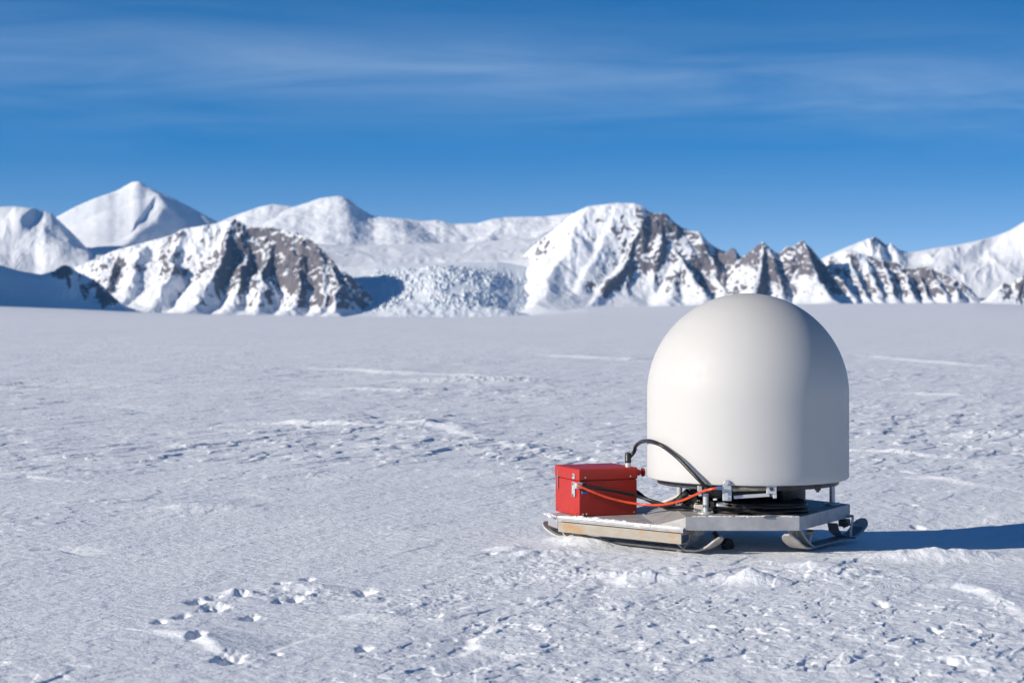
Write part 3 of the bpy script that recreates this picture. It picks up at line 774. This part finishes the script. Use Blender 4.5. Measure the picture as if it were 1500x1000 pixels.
# clamp bracket on the front of the dome
YF = DY-DR
def dome_front(px):           # distance of the dome's front surface at this column
    Y = YF
    for _ in range(4):
        x = (px-CX)/F*Y; Y = DY-math.sqrt(max(DR*DR-(x-DX)**2, 0))
    return Y
Yc = dome_front(1065)-.012
c = P(1065, 722, Yc)
cl = MB().box(c, .043, .016, .072).build('clamp', STEEL, rad, bevel=.004)
for dz in (.0, -.022):
    MB().lathe(c+Vector((0, -.008, dz)), (0, -1, 0), [(.008, 0), (.008, .004), (.0045, .0045), (.0045, .007)], n=6).build('bolt', STEEL, cl)
lug = MB().box(P(1066, 712, Yc+.002), .026, .010, .034).lathe(P(1065, 707.5, Yc-.002), (0, -1, 0), [(.0165, -.012), (.0165, .004)], n=28).build('lug', STEEL, cl, bevel=.002)
MB().lathe(P(1065, 707, Yc-.006), (0, -1, 0), [(.0115, 0), (.0115, .003), (.007, .003), (.007, .008)], n=6).build('bolt', STEEL, lug)
Yb = Yc+.02
MB().cyl(P(1073, 716, Yb), P(1122, 715, Yb+.01), .0115, 20).build('clamp_bar', BRASS, rad, smooth=True)
MB().box(P(1101, 726, Yb), .17, .014, .016, ax=P(1137, 724, Yb)-P(1072, 728, Yb)).build('clamp_strip', STEEL, rad, bevel=.002)
lt = MB().box(P(1130, 716.5, Yb-.004), .048, .018, .042).box(P(1135, 726, Yb-.004), .018, .014, .022).build('latch', STEEL, rad, bevel=.003)
MB().lathe(P(1130, 716, Yb-.013), (0, -1, 0), [(.009, 0), (.009, .004)], n=16).box(P(1127, 711, Yb-.015), .008, .004, .006).build('rivet', PLASTIC, lt)
MB().lathe(P(1198, 709, 9.62), (0, 0, -1), [(.024, 0), (.024, .012), (.015, .016), (.015, .028), (.008, .030), (.008, .038)], n=16).build('drain_plug', PLASTIC, rad, smooth=True)
for a in (-1.05, -.45, -2.0, -2.6):
    p = Vector((DX+DR*math.cos(a), DY+DR*math.sin(a), Z0+.035))
for px, py in ((1242.5, 697),):
    MB().lathe(P(px, py, DY), (1, 0, 0), [(.007, -.006), (.007, .003), (.004, .005)], n=12).build('rivet', STEEL, rad)

# ================================================================== SLED
sl = empty('sled', (.9, 9.9, 0))
tag(sl, 'weathered grey metal sled on upturned skis with a low tray on its left', 'sled')
A1, A2, A3 = (.832, 9.56), (1.381, 9.56), (1.727, 10.17)
hexa = [A1, A2, A3, (1.40, 10.62), (.90, 10.62), (.80, 10.08)]
def inset(pts, d):
    cx = sum(p[0] for p in pts)/len(pts); cy = sum(p[1] for p in pts)/len(pts)
    return [(cx+(x-cx)*(1-d), cy+(y-cy)*(1-d)) for x, y in pts]
MB().prism(inset(hexa, .012), DECK-.012, DECK).build('deck', ALU_TOP, sl, bevel=.002)
# frame: hollow channels round the deck
for i in range(4):
    a = Vector((*hexa[i], 0)); b = Vector((*hexa[(i+1) % 6], 0)); d = (b-a).normalized(); nn = Vector((d.y, -d.x, 0))
    mid = (a+b)/2; ln = (b-a).length
    ch = MB().box(mid-nn*.003+Vector((0, 0, DECK-.0315)), ln, .006, .067, ax=d)
    ch.box(mid-nn*.022+Vector((0, 0, DECK-.0625)), ln-.05, .031, .005, ax=d)
    ch.build('frame_channel', ALU, sl, bevel=.0025)
# sloping plate from the deck down to the low tray
rp = MB(); rv = [rp.bm.verts.new(q) for q in ((.834, 9.566, DECK-.002), (.806, 10.08, DECK-.002), (.902, 10.61, DECK-.002), (.66, 10.50, TRAY+.001), (.668, 10.06, TRAY+.001), (.70, 9.66, TRAY+.001),
    (.834, 9.566, DECK-.05), (.806, 10.08, DECK-.07), (.902, 10.61, DECK-.05), (.66, 10.50, TRAY-.004), (.668, 10.06, TRAY-.004), (.70, 9.66, TRAY-.004))]
for q in ((0, 1, 4, 5), (1, 2, 3, 4), (6, 11, 10, 7), (7, 10, 9, 8), (0, 5, 11, 6), (5, 4, 10, 11), (4, 3, 9, 10), (3, 2, 8, 9), (2, 1, 7, 8), (1, 0, 6, 7)): rp.bm.faces.new([rv[k] for k in q])
rp.build('ramp_plate', ALU_TOP, sl)
# cross members underneath
for y in (9.86, 10.24):
    MB().box((1.14 if y < 10 else 1.17, y, DECK-.032), .70 if y < 10 else .84, .04, .036).build('cross_member', ALU, sl, bevel=.002)
# snow dusting on the front lip of the deck
def frost(a, b, z, n, w, parent, seed, hgt=.006):
    r = random.Random(seed); a = Vector((*a, z)); b = Vector((*b, z)); d = (b-a).normalized(); s = Vector((-d.y, d.x, 0))
    m = MB(); ln = (b-a).length
    for k in range(n):
        t = r.random(); q = a+d*(t*ln)+s*(abs(r.gauss(0, .5))*w); rr = r.uniform(.004, .014)
        top = [(0, hgt*r.uniform(.6, 1.2))]
        nn = 9; ph = r.random()*6
        e = r.uniform(1.2, 2.6)
        ring = [m.bm.verts.new(q+d*(math.cos(2*math.pi*i/nn)*rr*e*r.uniform(.75, 1.2))+s*(math.sin(2*math.pi*i/nn)*rr*r.uniform(.75, 1.2))-Vector((0, 0, .001))) for i in range(nn)]
        ring2 = [m.bm.verts.new(q+(v.co-q)*.62+Vector((0, 0, hgt*r.uniform(.5, .9)))) for v in ring]
        tp = m.bm.verts.new(q+Vector((0, 0, hgt)))
        for i in range(nn):
            j = (i+1) % nn
            m.bm.faces.new((ring[i], ring[j], ring2[j], ring2[i])); m.bm.faces.new((ring2[i], ring2[j], tp))
    return m.build('snow_dusting', SNOWB, parent, smooth=True)
frost((.86, 9.572), (1.37, 9.572), DECK+.0005, 60, .018, sl, 3, .004)
frost((1.10, 9.570), (1.375, 9.570), DECK+.0005, 60, .010, sl, 4, .005)

# low tray on the left
T1, T2, T3 = (.815, 9.49), (.232, 10.03), (.189, 10.19)
tray = [T1, T2, T3, (.42, 10.50), (.68, 10.52), (.74, 10.08), (.829, 9.60)]
trayo = MB().prism(tray, TRAY-.012, TRAY).build('tray', ALU_TOP, sl, bevel=.002)
td = (Vector((*T1, 0))-Vector((*T2, 0))).normalized(); tn = Vector((td.y, -td.x, 0))
if tn.y > 0: tn = -tn
tl = (Vector((*T1, 0))-Vector((*T2, 0))).length
tm = (Vector((*T1, 0))+Vector((*T2, 0)))/2
# tray lip above the beam, then the stained beam (an open channel)
MB().box(tm+Vector((0, 0, TRAY-.0155))-tn*.004, tl, .007, .006, ax=td).build('tray_lip', ALU, sl, bevel=.001)
bm_ = MB().box(tm+Vector((0, 0, TRAY-.047))+tn*.004, tl*.985, .006, .050, ax=td)
bm_.box(tm+Vector((0, 0, TRAY-.025))-tn*.020, tl*.985, .040, .005, ax=td).box(tm+Vector((0, 0, TRAY-.0695))-tn*.020, tl*.985, .040, .005, ax=td)
bm_.build('beam', BEAM, sl, bevel=.002)
e1 = Vector((*T2, 0)); e2 = Vector((*T3, 0))
MB().box((e1+e2)/2+Vector((-.002, 0, TRAY-.030)), (e2-e1).length, .005, .055, ax=e2-e1).build('end_plate', ALU, sl, bevel=.002)
MB().box((.39, 10.22, TRAY-.035), .05, .42, .045, ax=(1, -.3, 0)).build('cross_member', ALU, sl, bevel=.002)
MB().box((.70, 9.98, TRAY-.036), .05, .34, .045, ax=(1, -.3, 0)).build('cross_member', ALU, sl, bevel=.002)
frost((.242, 10.028), (.80, 9.512), TRAY+.0005, 240, .022, sl, 5, .007)
frost((.242, 10.025), (.52, 9.768), TRAY+.0005, 170, .06, sl, 6, .006)
frost((.225, 10.05), (.195, 10.18), TRAY+.0005, 40, .03, sl, 8, .006)
for k in range(3):
    MB().box(Vector((.36+.2*k, 10.0-.16*k, TRAY+.0006)), .012, .06, .002).build('deck_strip', ALU, trayo) if False else None

def ski(front, rear, w, tipf, tipr, name='ski', t=.010, reach_f=.17, reach_r=.15):
    """double-ended ski on the snow from front to rear with both tips curled up"""
    f = Vector((*front, 0)); r = Vector((*rear, 0)); d = (f-r).normalized(); side = Vector((-d.y, d.x, 0)); ln = (f-r).length
    pts = []
    for k in range(12, 0, -1):
        s = k/12; pts.append(r-d*(reach_r*s*(1-.12*s))+Vector((0, 0, tipr*s**1.7)))
    for k in range(0, 15): pts.append(r+d*(ln*k/14))
    for k in range(1, 13):
        s = k/12; pts.append(f+d*(reach_f*s*(1-.12*s))+Vector((0, 0, tipf*s**1.7)))
    def wd(x):
        e = min(x, 1-x)
        return w*(.30+.70*min(1, (e/.07))**.5) if e < .07 else w
    pts = [p+Vector((0, 0, .010)) for p in pts]
    o = MB().ribbon(pts, side, wd, t).build(name, SKI, sl, bevel=.002)
    MB().ribbon([p+Vector((0, 0, t+.0005)) for p in pts[5:-5]], side, w*.62, .003).build('ski_top', SKIDARK, o)
    return o, d, side

# right-hand ski
G = lambda px, py, z=0: ((px-CX)/F*(F*(H-z)/(py-HY)), F*(H-z)/(py-HY))
skr, d, side = ski(G(1178, 806), G(1243, 789), .085, .085, .072, reach_f=.24, reach_r=.23)
f0 = Vector((*G(1186, 803), 0)); 
MB().ribbon([P(1166, 777, 9.63), P(1170, 784, 9.66), P(1178, 795, 9.69), P(1188, 803, 9.73)], side, .05, .008).build('strut', ALU, skr, bevel=.001)
MB().ribbon([P(1160, 775, 9.63), P(1161, 786, 9.65)], side, .045, .02).build('strut_block', ALU, skr, bevel=.002)
MB().cyl(P(1188, 782, 9.78), P(1184, 804, 9.76), .007, 10).build('stay_rod', STEEL, skr, smooth=True)
MB().box(P(1186, 780, 9.80), .06, .03, .026, ax=d).build('strut_block', ALU, skr, bevel=.003)
MB().cyl(P(1181, 781, 9.74), P(1192, 779, 9.74), .010, 12).build('pivot_bolt', BRASS, skr, smooth=True)
MB().ribbon([P(1219, 766, 10.14), P(1221, 776, 10.14), P(1227, 783, 10.13), P(1237, 787.5, 10.10), P(1246, 788.5, 10.06)], side, .055, .009).build('strut', SKIDARK, skr, bevel=.001)
MB().box(P(1237, 765, 10.16), .07, .04, .035, ax=d).cyl(P(1234, 770, 10.13), P(1242, 767, 10.13), .012, 12).build('strut_block', PLASTIC, skr, bevel=.004)
MB().tube([P(1242, 757, 10.15), P(1248, 755, 10.13), P(1249, 760, 10.12), P(1247, 772, 10.12), P(1246, 786, 10.12)], .0065, 8).build('stay_rod', STEEL, skr, smooth=True)

# left-hand ski, half buried in a drift
skl, d2, side2 = ski(G(1022, 810), G(828, 789), .080, .076, .064, reach_f=.165, reach_r=.165)
MB().ribbon([P(1018, 780, 9.66), P(1017, 788, 9.66), P(1012, 798, 9.65), P(1004, 805, 9.64), P(998, 807, 9.64)], side2, .07, .008).build('strut', ALU, skl, bevel=.001)
MB().box(P(1018, 778, 9.66), .075, .05, .030, ax=d2).build('strut_block', ALU, skl, bevel=.003)
MB().ribbon([P(983, 786, 9.60), P(990, 793, 9.62), P(1000, 803, 9.63), P(1008, 808, 9.63)], side2, .018, .007).build('strut', ALU, skl, bevel=.001)
MB().ribbon([P(980, 788, 9.60), P(981, 796, 9.60)], d2, .016, .014).build('strut_block', BEAM, skl, bevel=.001)
MB().cyl(P(1003, 779, 9.62), P(1032, 777, 9.66), .011, 14).build('pivot_bolt', BRASS, skl, smooth=True)
MB().ribbon([P(828, 776, 10.14), P(831, 783, 10.12), P(838, 788, 10.10)], side2, .06, .008).build('strut', BEAM, skl, bevel=.001)
MB().box(P(845, 782, 10.10), .04, .03, .03, ax=d2).build('strut_block', ALU, skl, bevel=.003)
MB().box(P(994, 783, 9.585), .024, .022, .036, ax=td).build('end_bracket', PLASTIC, sl, bevel=.003)
MB().cyl(P(989, 782, 9.56), P(998, 781, 9.60), .012, 14).build('end_pin', STEEL, sl, smooth=True)
# small black caster under the deck
cw = P(1066, 798, 9.80)
cs = MB().lathe(cw, (.55, -.83, 0), [(.018, -.014), (.030, -.014), (.034, -.009), (.034, .009), (.030, .014), (.018, .014)], n=32).build('caster', BLACK, sl, smooth=True)
MB().lathe(cw, (.55, -.83, 0), [(.0178, -.012), (.0178, .0125)], n=24).build('hub', SKIDARK, cs, smooth=True)
MB().tube([P(1046, 779, 9.84), P(1052, 788, 9.82), P(1058, 795, 9.81), P(1066, 798, 9.80)], .012, 10).build('caster_arm', PLASTIC, cs, smooth=True)

# ================================================================== RED BOX
bx = empty('equipment_box', (.43, 10.2, TRAY))
tag(bx, 'red painted metal box with a hinged lid and catches on the left tray', 'equipment box')
fc = Vector((.337, 10.04, 0)); ang = math.radians(22.3)
ux = Vector((math.cos(ang), math.sin(ang), 0)); uy = Vector((-math.sin(ang), math.cos(ang), 0))
BW, BD, BH = .329, .305, .241
LH = .060
cc = fc+ux*BW/2+uy*BD/2
MB().box(cc+Vector((0, 0, TRAY+.001+(BH-LH-.002)/2)), BW-.004, BD-.004, BH-LH-.002, ax=ux).build('box_body', REDPAINT, bx, bevel=.006, seg=3)
lid = MB().box(cc+Vector((0, 0, TRAY+BH-LH/2)), BW+.002, BD+.002, LH, ax=ux).build('lid', REDPAINT, bx, bevel=.007, seg=3)
ZB = TRAY
def on_front(s, z, out=0): return fc+ux*s-uy*out+Vector((0, 0, ZB+z))
def on_left(s, z, out=0): return fc+uy*s-ux*out+Vector((0, 0, ZB+z))
# corner catch near the front corner on the left face, with connector
ct = MB().box(on_left(.055, BH-LH-.046, .004), .034, .008, .075, ax=uy).box(on_left(.055, BH-LH+.020, .004), .026, .008, .028, ax=uy).build('catch', STEEL, bx, bevel=.003)
for z in (BH-LH-.075, BH-LH-.018, BH-LH+.024):
    MB().lathe(on_left(.055, z, .008), -ux, [(.006, 0), (.006, .003)], n=12).build('rivet', SKIDARK, ct)
MB().box(on_front(.006, BH-LH-.022, .006)-ux*.012, .038, .030, .030, ax=ux).build('catch_knuckle', STEEL, bx, bevel=.005)
MB().box(on_front(.030, BH-LH-.058, .006), .034, .012, .014, ax=ux).build('blue_shade_tab', BLUEP_SHADE, bx, bevel=.003)  # blue shade below the catch, built as a small coloured block
MB().box(on_front(.028, BH-LH-.020, .004), .022, .010, .026, ax=ux).build('catch_plate', PLASTIC, bx, bevel=.003)
# small hinge-strip on the left face's far end, rivets at the foot and lid
MB().box(on_left(.262, BH-LH-.012, .001), .010, .004, .10, ax=uy).build('hinge', SKIDARK, bx, bevel=.001)
for s, z in ((.024, .012), (.044, .013), (BW-.020, .014), (.036, BH-LH+.016), (BW-.04, BH-LH+.015)):
    MB().lathe(on_front(s, z, -.003), -uy, [(.0042, 0), (.0042, .005), (.002, .0062)], n=10).build('rivet', STEEL, bx)
for s, z in ((.03, .014), (.28, .016)):
    MB().lathe(on_left(s, z, -.003), -ux, [(.0042, 0), (.0042, .005), (.002, .0062)], n=10).build('rivet', SKIDARK, bx)
# knob on the right side of the lid
kb = fc+ux*(BW+.001)+uy*.035+Vector((0, 0, ZB+BH-.030))
MB().lathe(kb, ux, [(.016, 0), (.016, .024), (.012, .028), (.006, .030), (.006, .040), (.022, .042), (.022, .050), (.018, .052)], n=24).build('knob', REDPAINT, bx, smooth=True)
# plug on the lid
pl = fc+ux*(BW-.035)+uy*.04+Vector((0, 0, ZB+BH))
plug = MB().lathe(pl, (0, 0, 1), [(.015, 0), (.015, .020)], n=24).build('socket', STEEL, bx, smooth=True)

# ================================================================== CABLES
# big arched black cable from the lid to the dome base
top = pl+Vector((0, 0, .020))
Yp = pl.y
ca = empty('cable', top); tag(ca, 'black cable arching from the plug on the red box lid to the dome base', 'cable')
pE = P(1040, 716, 9.50)
def skim(px, py, out): return P(px, py, dome_front(px)-out)
MB().tube([top+Vector((0, 0, .02)), P(928.5, 662, Yp-.005), P(931.5, 653, Yp-.06), P(939, 647, Yp-.17), P(950, 645.5, 9.84), P(962, 648.5, 9.70), skim(975, 656, .045), skim(993, 670.5, .05),
           skim(1010, 688, .05), skim(1026, 704.5, .045), P(1036, 714, 9.53), P(1043, 719, 9.58)], .0095, 14).build('sheath', BLACK, ca, smooth=True)
MB().lathe(top, (0, 0, 1), [(.014, 0), (.0165, .004), (.0165, .012), (.0155, .014), (.0155, .045), (.011, .052)], n=24).build('strain_relief', BLACK, ca, smooth=True)
# orange cable
oc = empty('cable', on_left(.05, .13, .02)); tag(oc, 'thin orange cable sagging across the front of the red box to the clamp', 'cable')
y0 = on_front(0, 0).y
MB().tube([P(844, 709, y0-.012), P(850, 712, y0-.03), P(868, 720, y0-.03), P(892, 729, y0-.02), P(920, 735.5, y0-.02), P(948, 739, y0-.06), P(972, 738.5, y0-.16), P(998, 733, y0-.32),
           P(1016, 725.5, y0-.44), P(1030, 719, y0-.56), P(1042, 716, y0-.60), P(1051, 714.5, y0-.605)], .0061, 12).build('sheath', ORANGE, oc, smooth=True)
MB().cyl(P(1050, 714.8, y0-.604), P(1057, 714.5, y0-.606), .0085, 14).build('ferrule', BLUEP_SHADE, oc, smooth=True)
MB().cyl(P(1056.5, 714.5, y0-.606), P(1060, 714.5, y0-.606), .006, 12).build('connector_tip', BRASS, oc, smooth=True)
# black cable beside it
bc = MB().tube([P(853, 711.5, y0-.012), P(872, 714, y0-.016), P(893, 717.5, y0+.012), P(915, 722, y0+.05), P(934, 726.5, y0+.07), P(955, 733, y0+.03), P(975, 739, y0-.06), P(998, 743, y0-.18), P(1018, 743, y0-.22)], .0085, 12)
o = bc.build('cable', BLACK, None, smooth=True); tag(o, 'black cable running along the red box front just above the orange cable', 'cable')
bd = MB().tube([P(924, 714, 10.30), P(937, 723, 10.24), P(943, 728, 10.21), P(952, 733, 10.14), P(970, 741, 10.0), P(990, 745.5, 9.88), P(1012, 744, 9.82), P(1030, 736, 9.82)], .010, 12)
o = bd.build('cable', BLACK, None, smooth=True); tag(o, 'thick black cable dropping behind the red box and lying on the tray', 'cable')
gr = MB().tube([P(968, 737, 10.1), P(985, 730, 10.08), P(1000, 723, 10.06), P(1012, 716, 10.05)], .0085, 10)
o = gr.build('cable', FOAM, None, smooth=True); tag(o, 'short pale grey cable rising behind the orange one to the dome base', 'cable')
# cable coil on the deck under the dome
co = empty('cable_coil', (1.22, 9.80, DECK)); tag(co, 'black cable coiled flat on the deck under the dome', 'cable coil')
r = random.Random(5)
for k in range(6):
    rx, ry = .235-.010*(k % 3)+r.uniform(-.008, .008), .135-.010*(k % 3); zz = DECK+.012+.0165*(k//2)+(.005 if k % 2 else 0); ph = r.random()*6
    pts = [Vector((1.215+rx*math.cos(t+ph)+r.uniform(-.005, .005), 9.80+ry*math.sin(t+ph)+r.uniform(-.004, .004), zz+r.uniform(-.002, .004))) for t in [2*math.pi*i/14 for i in range(15)]]
    pts[-1] = pts[0]+Vector((0, 0, .004))
    MB().tube(pts, .0115, 10, 5).build('loop', BLACK, co, smooth=True)
for px, py, yy, a in ((1056, 738.5, 9.62, .1), (1048, 731, 9.66, -.3)):
    MB().box(P(px, py, yy), .042 if py > 735 else .02, .026, .017 if py > 735 else .008, ax=(1, a, 0)).build('cable_tag', WHITEP, co, bevel=.004)
# connector cluster at the left under the dome
cn = empty('connector_cluster', P(1005, 740, 9.95)); tag(cn, 'black connectors with silver ends bunched under the dome behind the orange cable', 'connectors')
for k, (px, py, qx, qy, rr) in enumerate(((992, 735, 1008, 719, .020), (1000, 741, 1022, 727, .018), (1010, 722, 1030, 716, .018), (985, 738, 994, 729, .013), (1012, 735, 1034, 733, .022), (1016, 745, 1040, 742, .018))):
    yy = 9.90+.02*k
    a, b = P(px, py, yy), P(qx, qy, yy-.04)
    o = MB().lathe(a, b-a, [(rr*.6, 0), (rr*.6, .012), (rr, .014), (rr, (b-a).length*.6), (rr*.8, (b-a).length*.62), (rr*.8, (b-a).length)], n=20).build('connector', BLACK, cn, smooth=True)
    MB().lathe(a, a-b, [(rr*.5, -.002), (rr*.5, .008), (rr*.2, .009)], n=16).build('pin_end', STEEL if k in (0, 3) else PLASTIC, o, smooth=True)
MB().box(P(1025, 715, 9.58), .022, .02, .030).build('mount_lug', STEEL, cn, bevel=.003)
# foam pad beside the front post
o = MB().prism([G(1016, 749.5, DECK), G(1037, 749.5, DECK), G(1040, 743, DECK), G(1019, 742, DECK)], DECK+.0005, DECK+.036).build('foam_block', FOAM, None, bevel=.006)
tag(o, 'pale foam block wedged behind the front post of the dome', 'foam block')

# ================================================================== LIGHT, SKY, CAMERA
w = bpy.data.worlds.new('World'); sc.world = w; w.use_nodes = True
nt = w.node_tree; bg = nt.nodes['Background']
tc = N(nt, 'ShaderNodeTexCoord')
sep = N(nt, 'ShaderNodeSeparateXYZ'); L(nt, tc.outputs['Generated'], sep.inputs[0])
def math_n(op, a, b=None, c=None, clamp=False):
    n = N(nt, 'ShaderNodeMath', operation=op); n.use_clamp = clamp
    for i, v in enumerate((a, b, c)):
        if v is None: continue
        if isinstance(v, (int, float)): n.inputs[i].default_value = v
        else: L(nt, v, n.inputs[i])
    return n.outputs[0]
# clear polar air: the pale band near the horizon is thin
zz = math_n('MULTIPLY_ADD', sep.outputs['Z'], SKY_STRETCH if False else 3.2, .10)
comb = N(nt, 'ShaderNodeCombineXYZ'); L(nt, sep.outputs['X'], comb.inputs[0]); L(nt, sep.outputs['Y'], comb.inputs[1]); L(nt, zz, comb.inputs[2])
nrm = N(nt, 'ShaderNodeVectorMath', operation='NORMALIZE'); L(nt, comb.outputs[0], nrm.inputs[0])
sky = N(nt, 'ShaderNodeTexSky'); sky.sky_type = 'NISHITA'; sky.sun_disc = False
sky.sun_elevation = SUN_E; sky.sun_rotation = math.atan2(SUN.x, SUN.y)
sky.altitude = 1500; sky.air_density = 1.0; sky.dust_density = .0; sky.ozone_density = 2.5
L(nt, nrm.outputs[0], sky.inputs['Vector'])
hs = N(nt, 'ShaderNodeHueSaturation'); hs.inputs['Saturation'].default_value = 1.45; hs.inputs['Value'].default_value = 1.0
L(nt, sky.outputs[0], hs.inputs['Color'])
sat = ramp(nt, sep.outputs['Z'], [(.03, (.55,)*3), (.085, (.735,)*3), (.25, (.73,)*3), (.8, (.74,)*3)])
L(nt, math_n('MULTIPLY', sat.outputs['Color'], 2.0), hs.inputs['Saturation'])
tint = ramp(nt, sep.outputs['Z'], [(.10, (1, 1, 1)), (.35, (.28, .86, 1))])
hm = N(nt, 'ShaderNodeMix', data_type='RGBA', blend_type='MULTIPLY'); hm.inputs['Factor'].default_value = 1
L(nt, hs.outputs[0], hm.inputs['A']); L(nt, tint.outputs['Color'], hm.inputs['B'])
# cirrus: streaks on a high sheet, found from the view direction
zc = math_n('MAXIMUM', sep.outputs['Z'], .004)
cu = math_n('DIVIDE', sep.outputs['X'], math_n('ADD', zc, .05)); cv = math_n('DIVIDE', sep.outputs['Y'], math_n('ADD', zc, .05))
cc_ = N(nt, 'ShaderNodeCombineXYZ'); L(nt, cu, cc_.inputs[0]); L(nt, cv, cc_.inputs[1])
mp = N(nt, 'ShaderNodeMapping'); mp.inputs['Rotation'].default_value = (0, 0, math.radians(14)); mp.inputs['Scale'].default_value = (.42, .62, 1); mp.inputs['Location'].default_value = (.4, 1.3, 0)
L(nt, cc_.outputs[0], mp.inputs['Vector'])
n1 = N(nt, 'ShaderNodeTexNoise', Scale=2.1, Detail=8., Roughness=.58, Distortion=.6); L(nt, mp.outputs[0], n1.inputs['Vector'])
n2 = N(nt, 'ShaderNodeTexNoise', Scale=.5, Detail=3., Roughness=.5); L(nt, mp.outputs[0], n2.inputs['Vector'])
# the sheet is thickest in one long band that sinks towards the right
bz = math_n('ADD', sep.outputs['Z'], math_n('MULTIPLY_ADD', sep.outputs['X'], .040, -.1125))
band = math_n('POWER', 2.718, math_n('MULTIPLY', math_n('MULTIPLY', bz, bz), -1/(2*.0135**2)))
faint = N(nt, 'ShaderNodeMapRange'); faint.inputs['From Min'].default_value = .03; faint.inputs['From Max'].default_value = .10; faint.inputs['To Max'].default_value = .35
L(nt, sep.outputs['Z'], faint.inputs['Value'])
cr = ramp(nt, n1.outputs['Fac'], [(.34, (0, 0, 0)), (.70, (1, 1, 1))])
cr2 = ramp(nt, n2.outputs['Fac'], [(.36, (.15, .15, .15)), (.62, (1, 1, 1))])
soft = math_n('MULTIPLY_ADD', cr.outputs['Color'], .78, .22)
thick = math_n('ADD', math_n('MULTIPLY', band, soft), math_n('MULTIPLY', math_n('MULTIPLY', faint.outputs[0], cr.outputs['Color']), cr2.outputs['Color']))
cf = math_n('MULTIPLY', thick, .27)
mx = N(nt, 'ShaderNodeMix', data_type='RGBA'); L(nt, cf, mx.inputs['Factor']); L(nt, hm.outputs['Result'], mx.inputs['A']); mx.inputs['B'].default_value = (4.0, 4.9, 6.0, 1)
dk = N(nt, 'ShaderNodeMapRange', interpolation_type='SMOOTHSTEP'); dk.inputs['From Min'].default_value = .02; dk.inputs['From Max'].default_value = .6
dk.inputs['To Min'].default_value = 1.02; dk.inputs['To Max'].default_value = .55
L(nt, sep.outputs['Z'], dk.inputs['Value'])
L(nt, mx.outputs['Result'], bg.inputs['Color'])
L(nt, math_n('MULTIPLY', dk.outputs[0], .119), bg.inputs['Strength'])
bg.inputs['Strength'].default_value = .10

# thin polar air between here and the mountains
hz = bpy.data.materials.new('haze'); hz.use_nodes = True; hn = hz.node_tree
hn.nodes.remove(hn.nodes['Principled BSDF'])
pv = N(hn, 'ShaderNodeVolumePrincipled'); pv.inputs['Color'].default_value = (.22, .55, 1, 1); pv.inputs['Density'].default_value = 2.6e-5; pv.inputs['Anisotropy'].default_value = .1
L(hn, pv.outputs[0], hn.nodes['Material Output'].inputs['Volume'])
hb = MB().box((0, 5000, 580), 60000, 24000, 2000)
ho = hb.build('haze', hz); tag(ho, kind='stuff')

ld = bpy.data.lights.new('sun', 'SUN'); ld.energy = 3.85; ld.angle = math.radians(.53); ld.color = (1.0, .93, .83)
lo = bpy.data.objects.new('sun', ld); COL.objects.link(lo)
lo.rotation_euler = SUN.to_track_quat('Z', 'Y').to_euler()

cam = bpy.data.cameras.new('camera'); co_ = bpy.data.objects.new('camera', cam); COL.objects.link(co_)
co_.location = (0, 0, H); co_.rotation_euler = (math.radians(90), 0, 0)
cam.sensor_width = 36; cam.lens = 36*F/1500; cam.shift_y = -(500-HY)/1500
cam.clip_start = .1; cam.clip_end = 80000
cam.dof.use_dof = True; cam.dof.focus_distance = 9.6; cam.dof.aperture_fstop = 5.0
sc.camera = co_
sc.view_settings.view_transform = 'Standard'; sc.view_settings.look = 'None'; sc.view_settings.gamma = 1; sc.view_settings.exposure = 0.6
sc.cycles.use_denoising = True
sc.cycles.max_bounces = 6; sc.cycles.volume_bounces = 0; sc.cycles.diffuse_bounces = 4
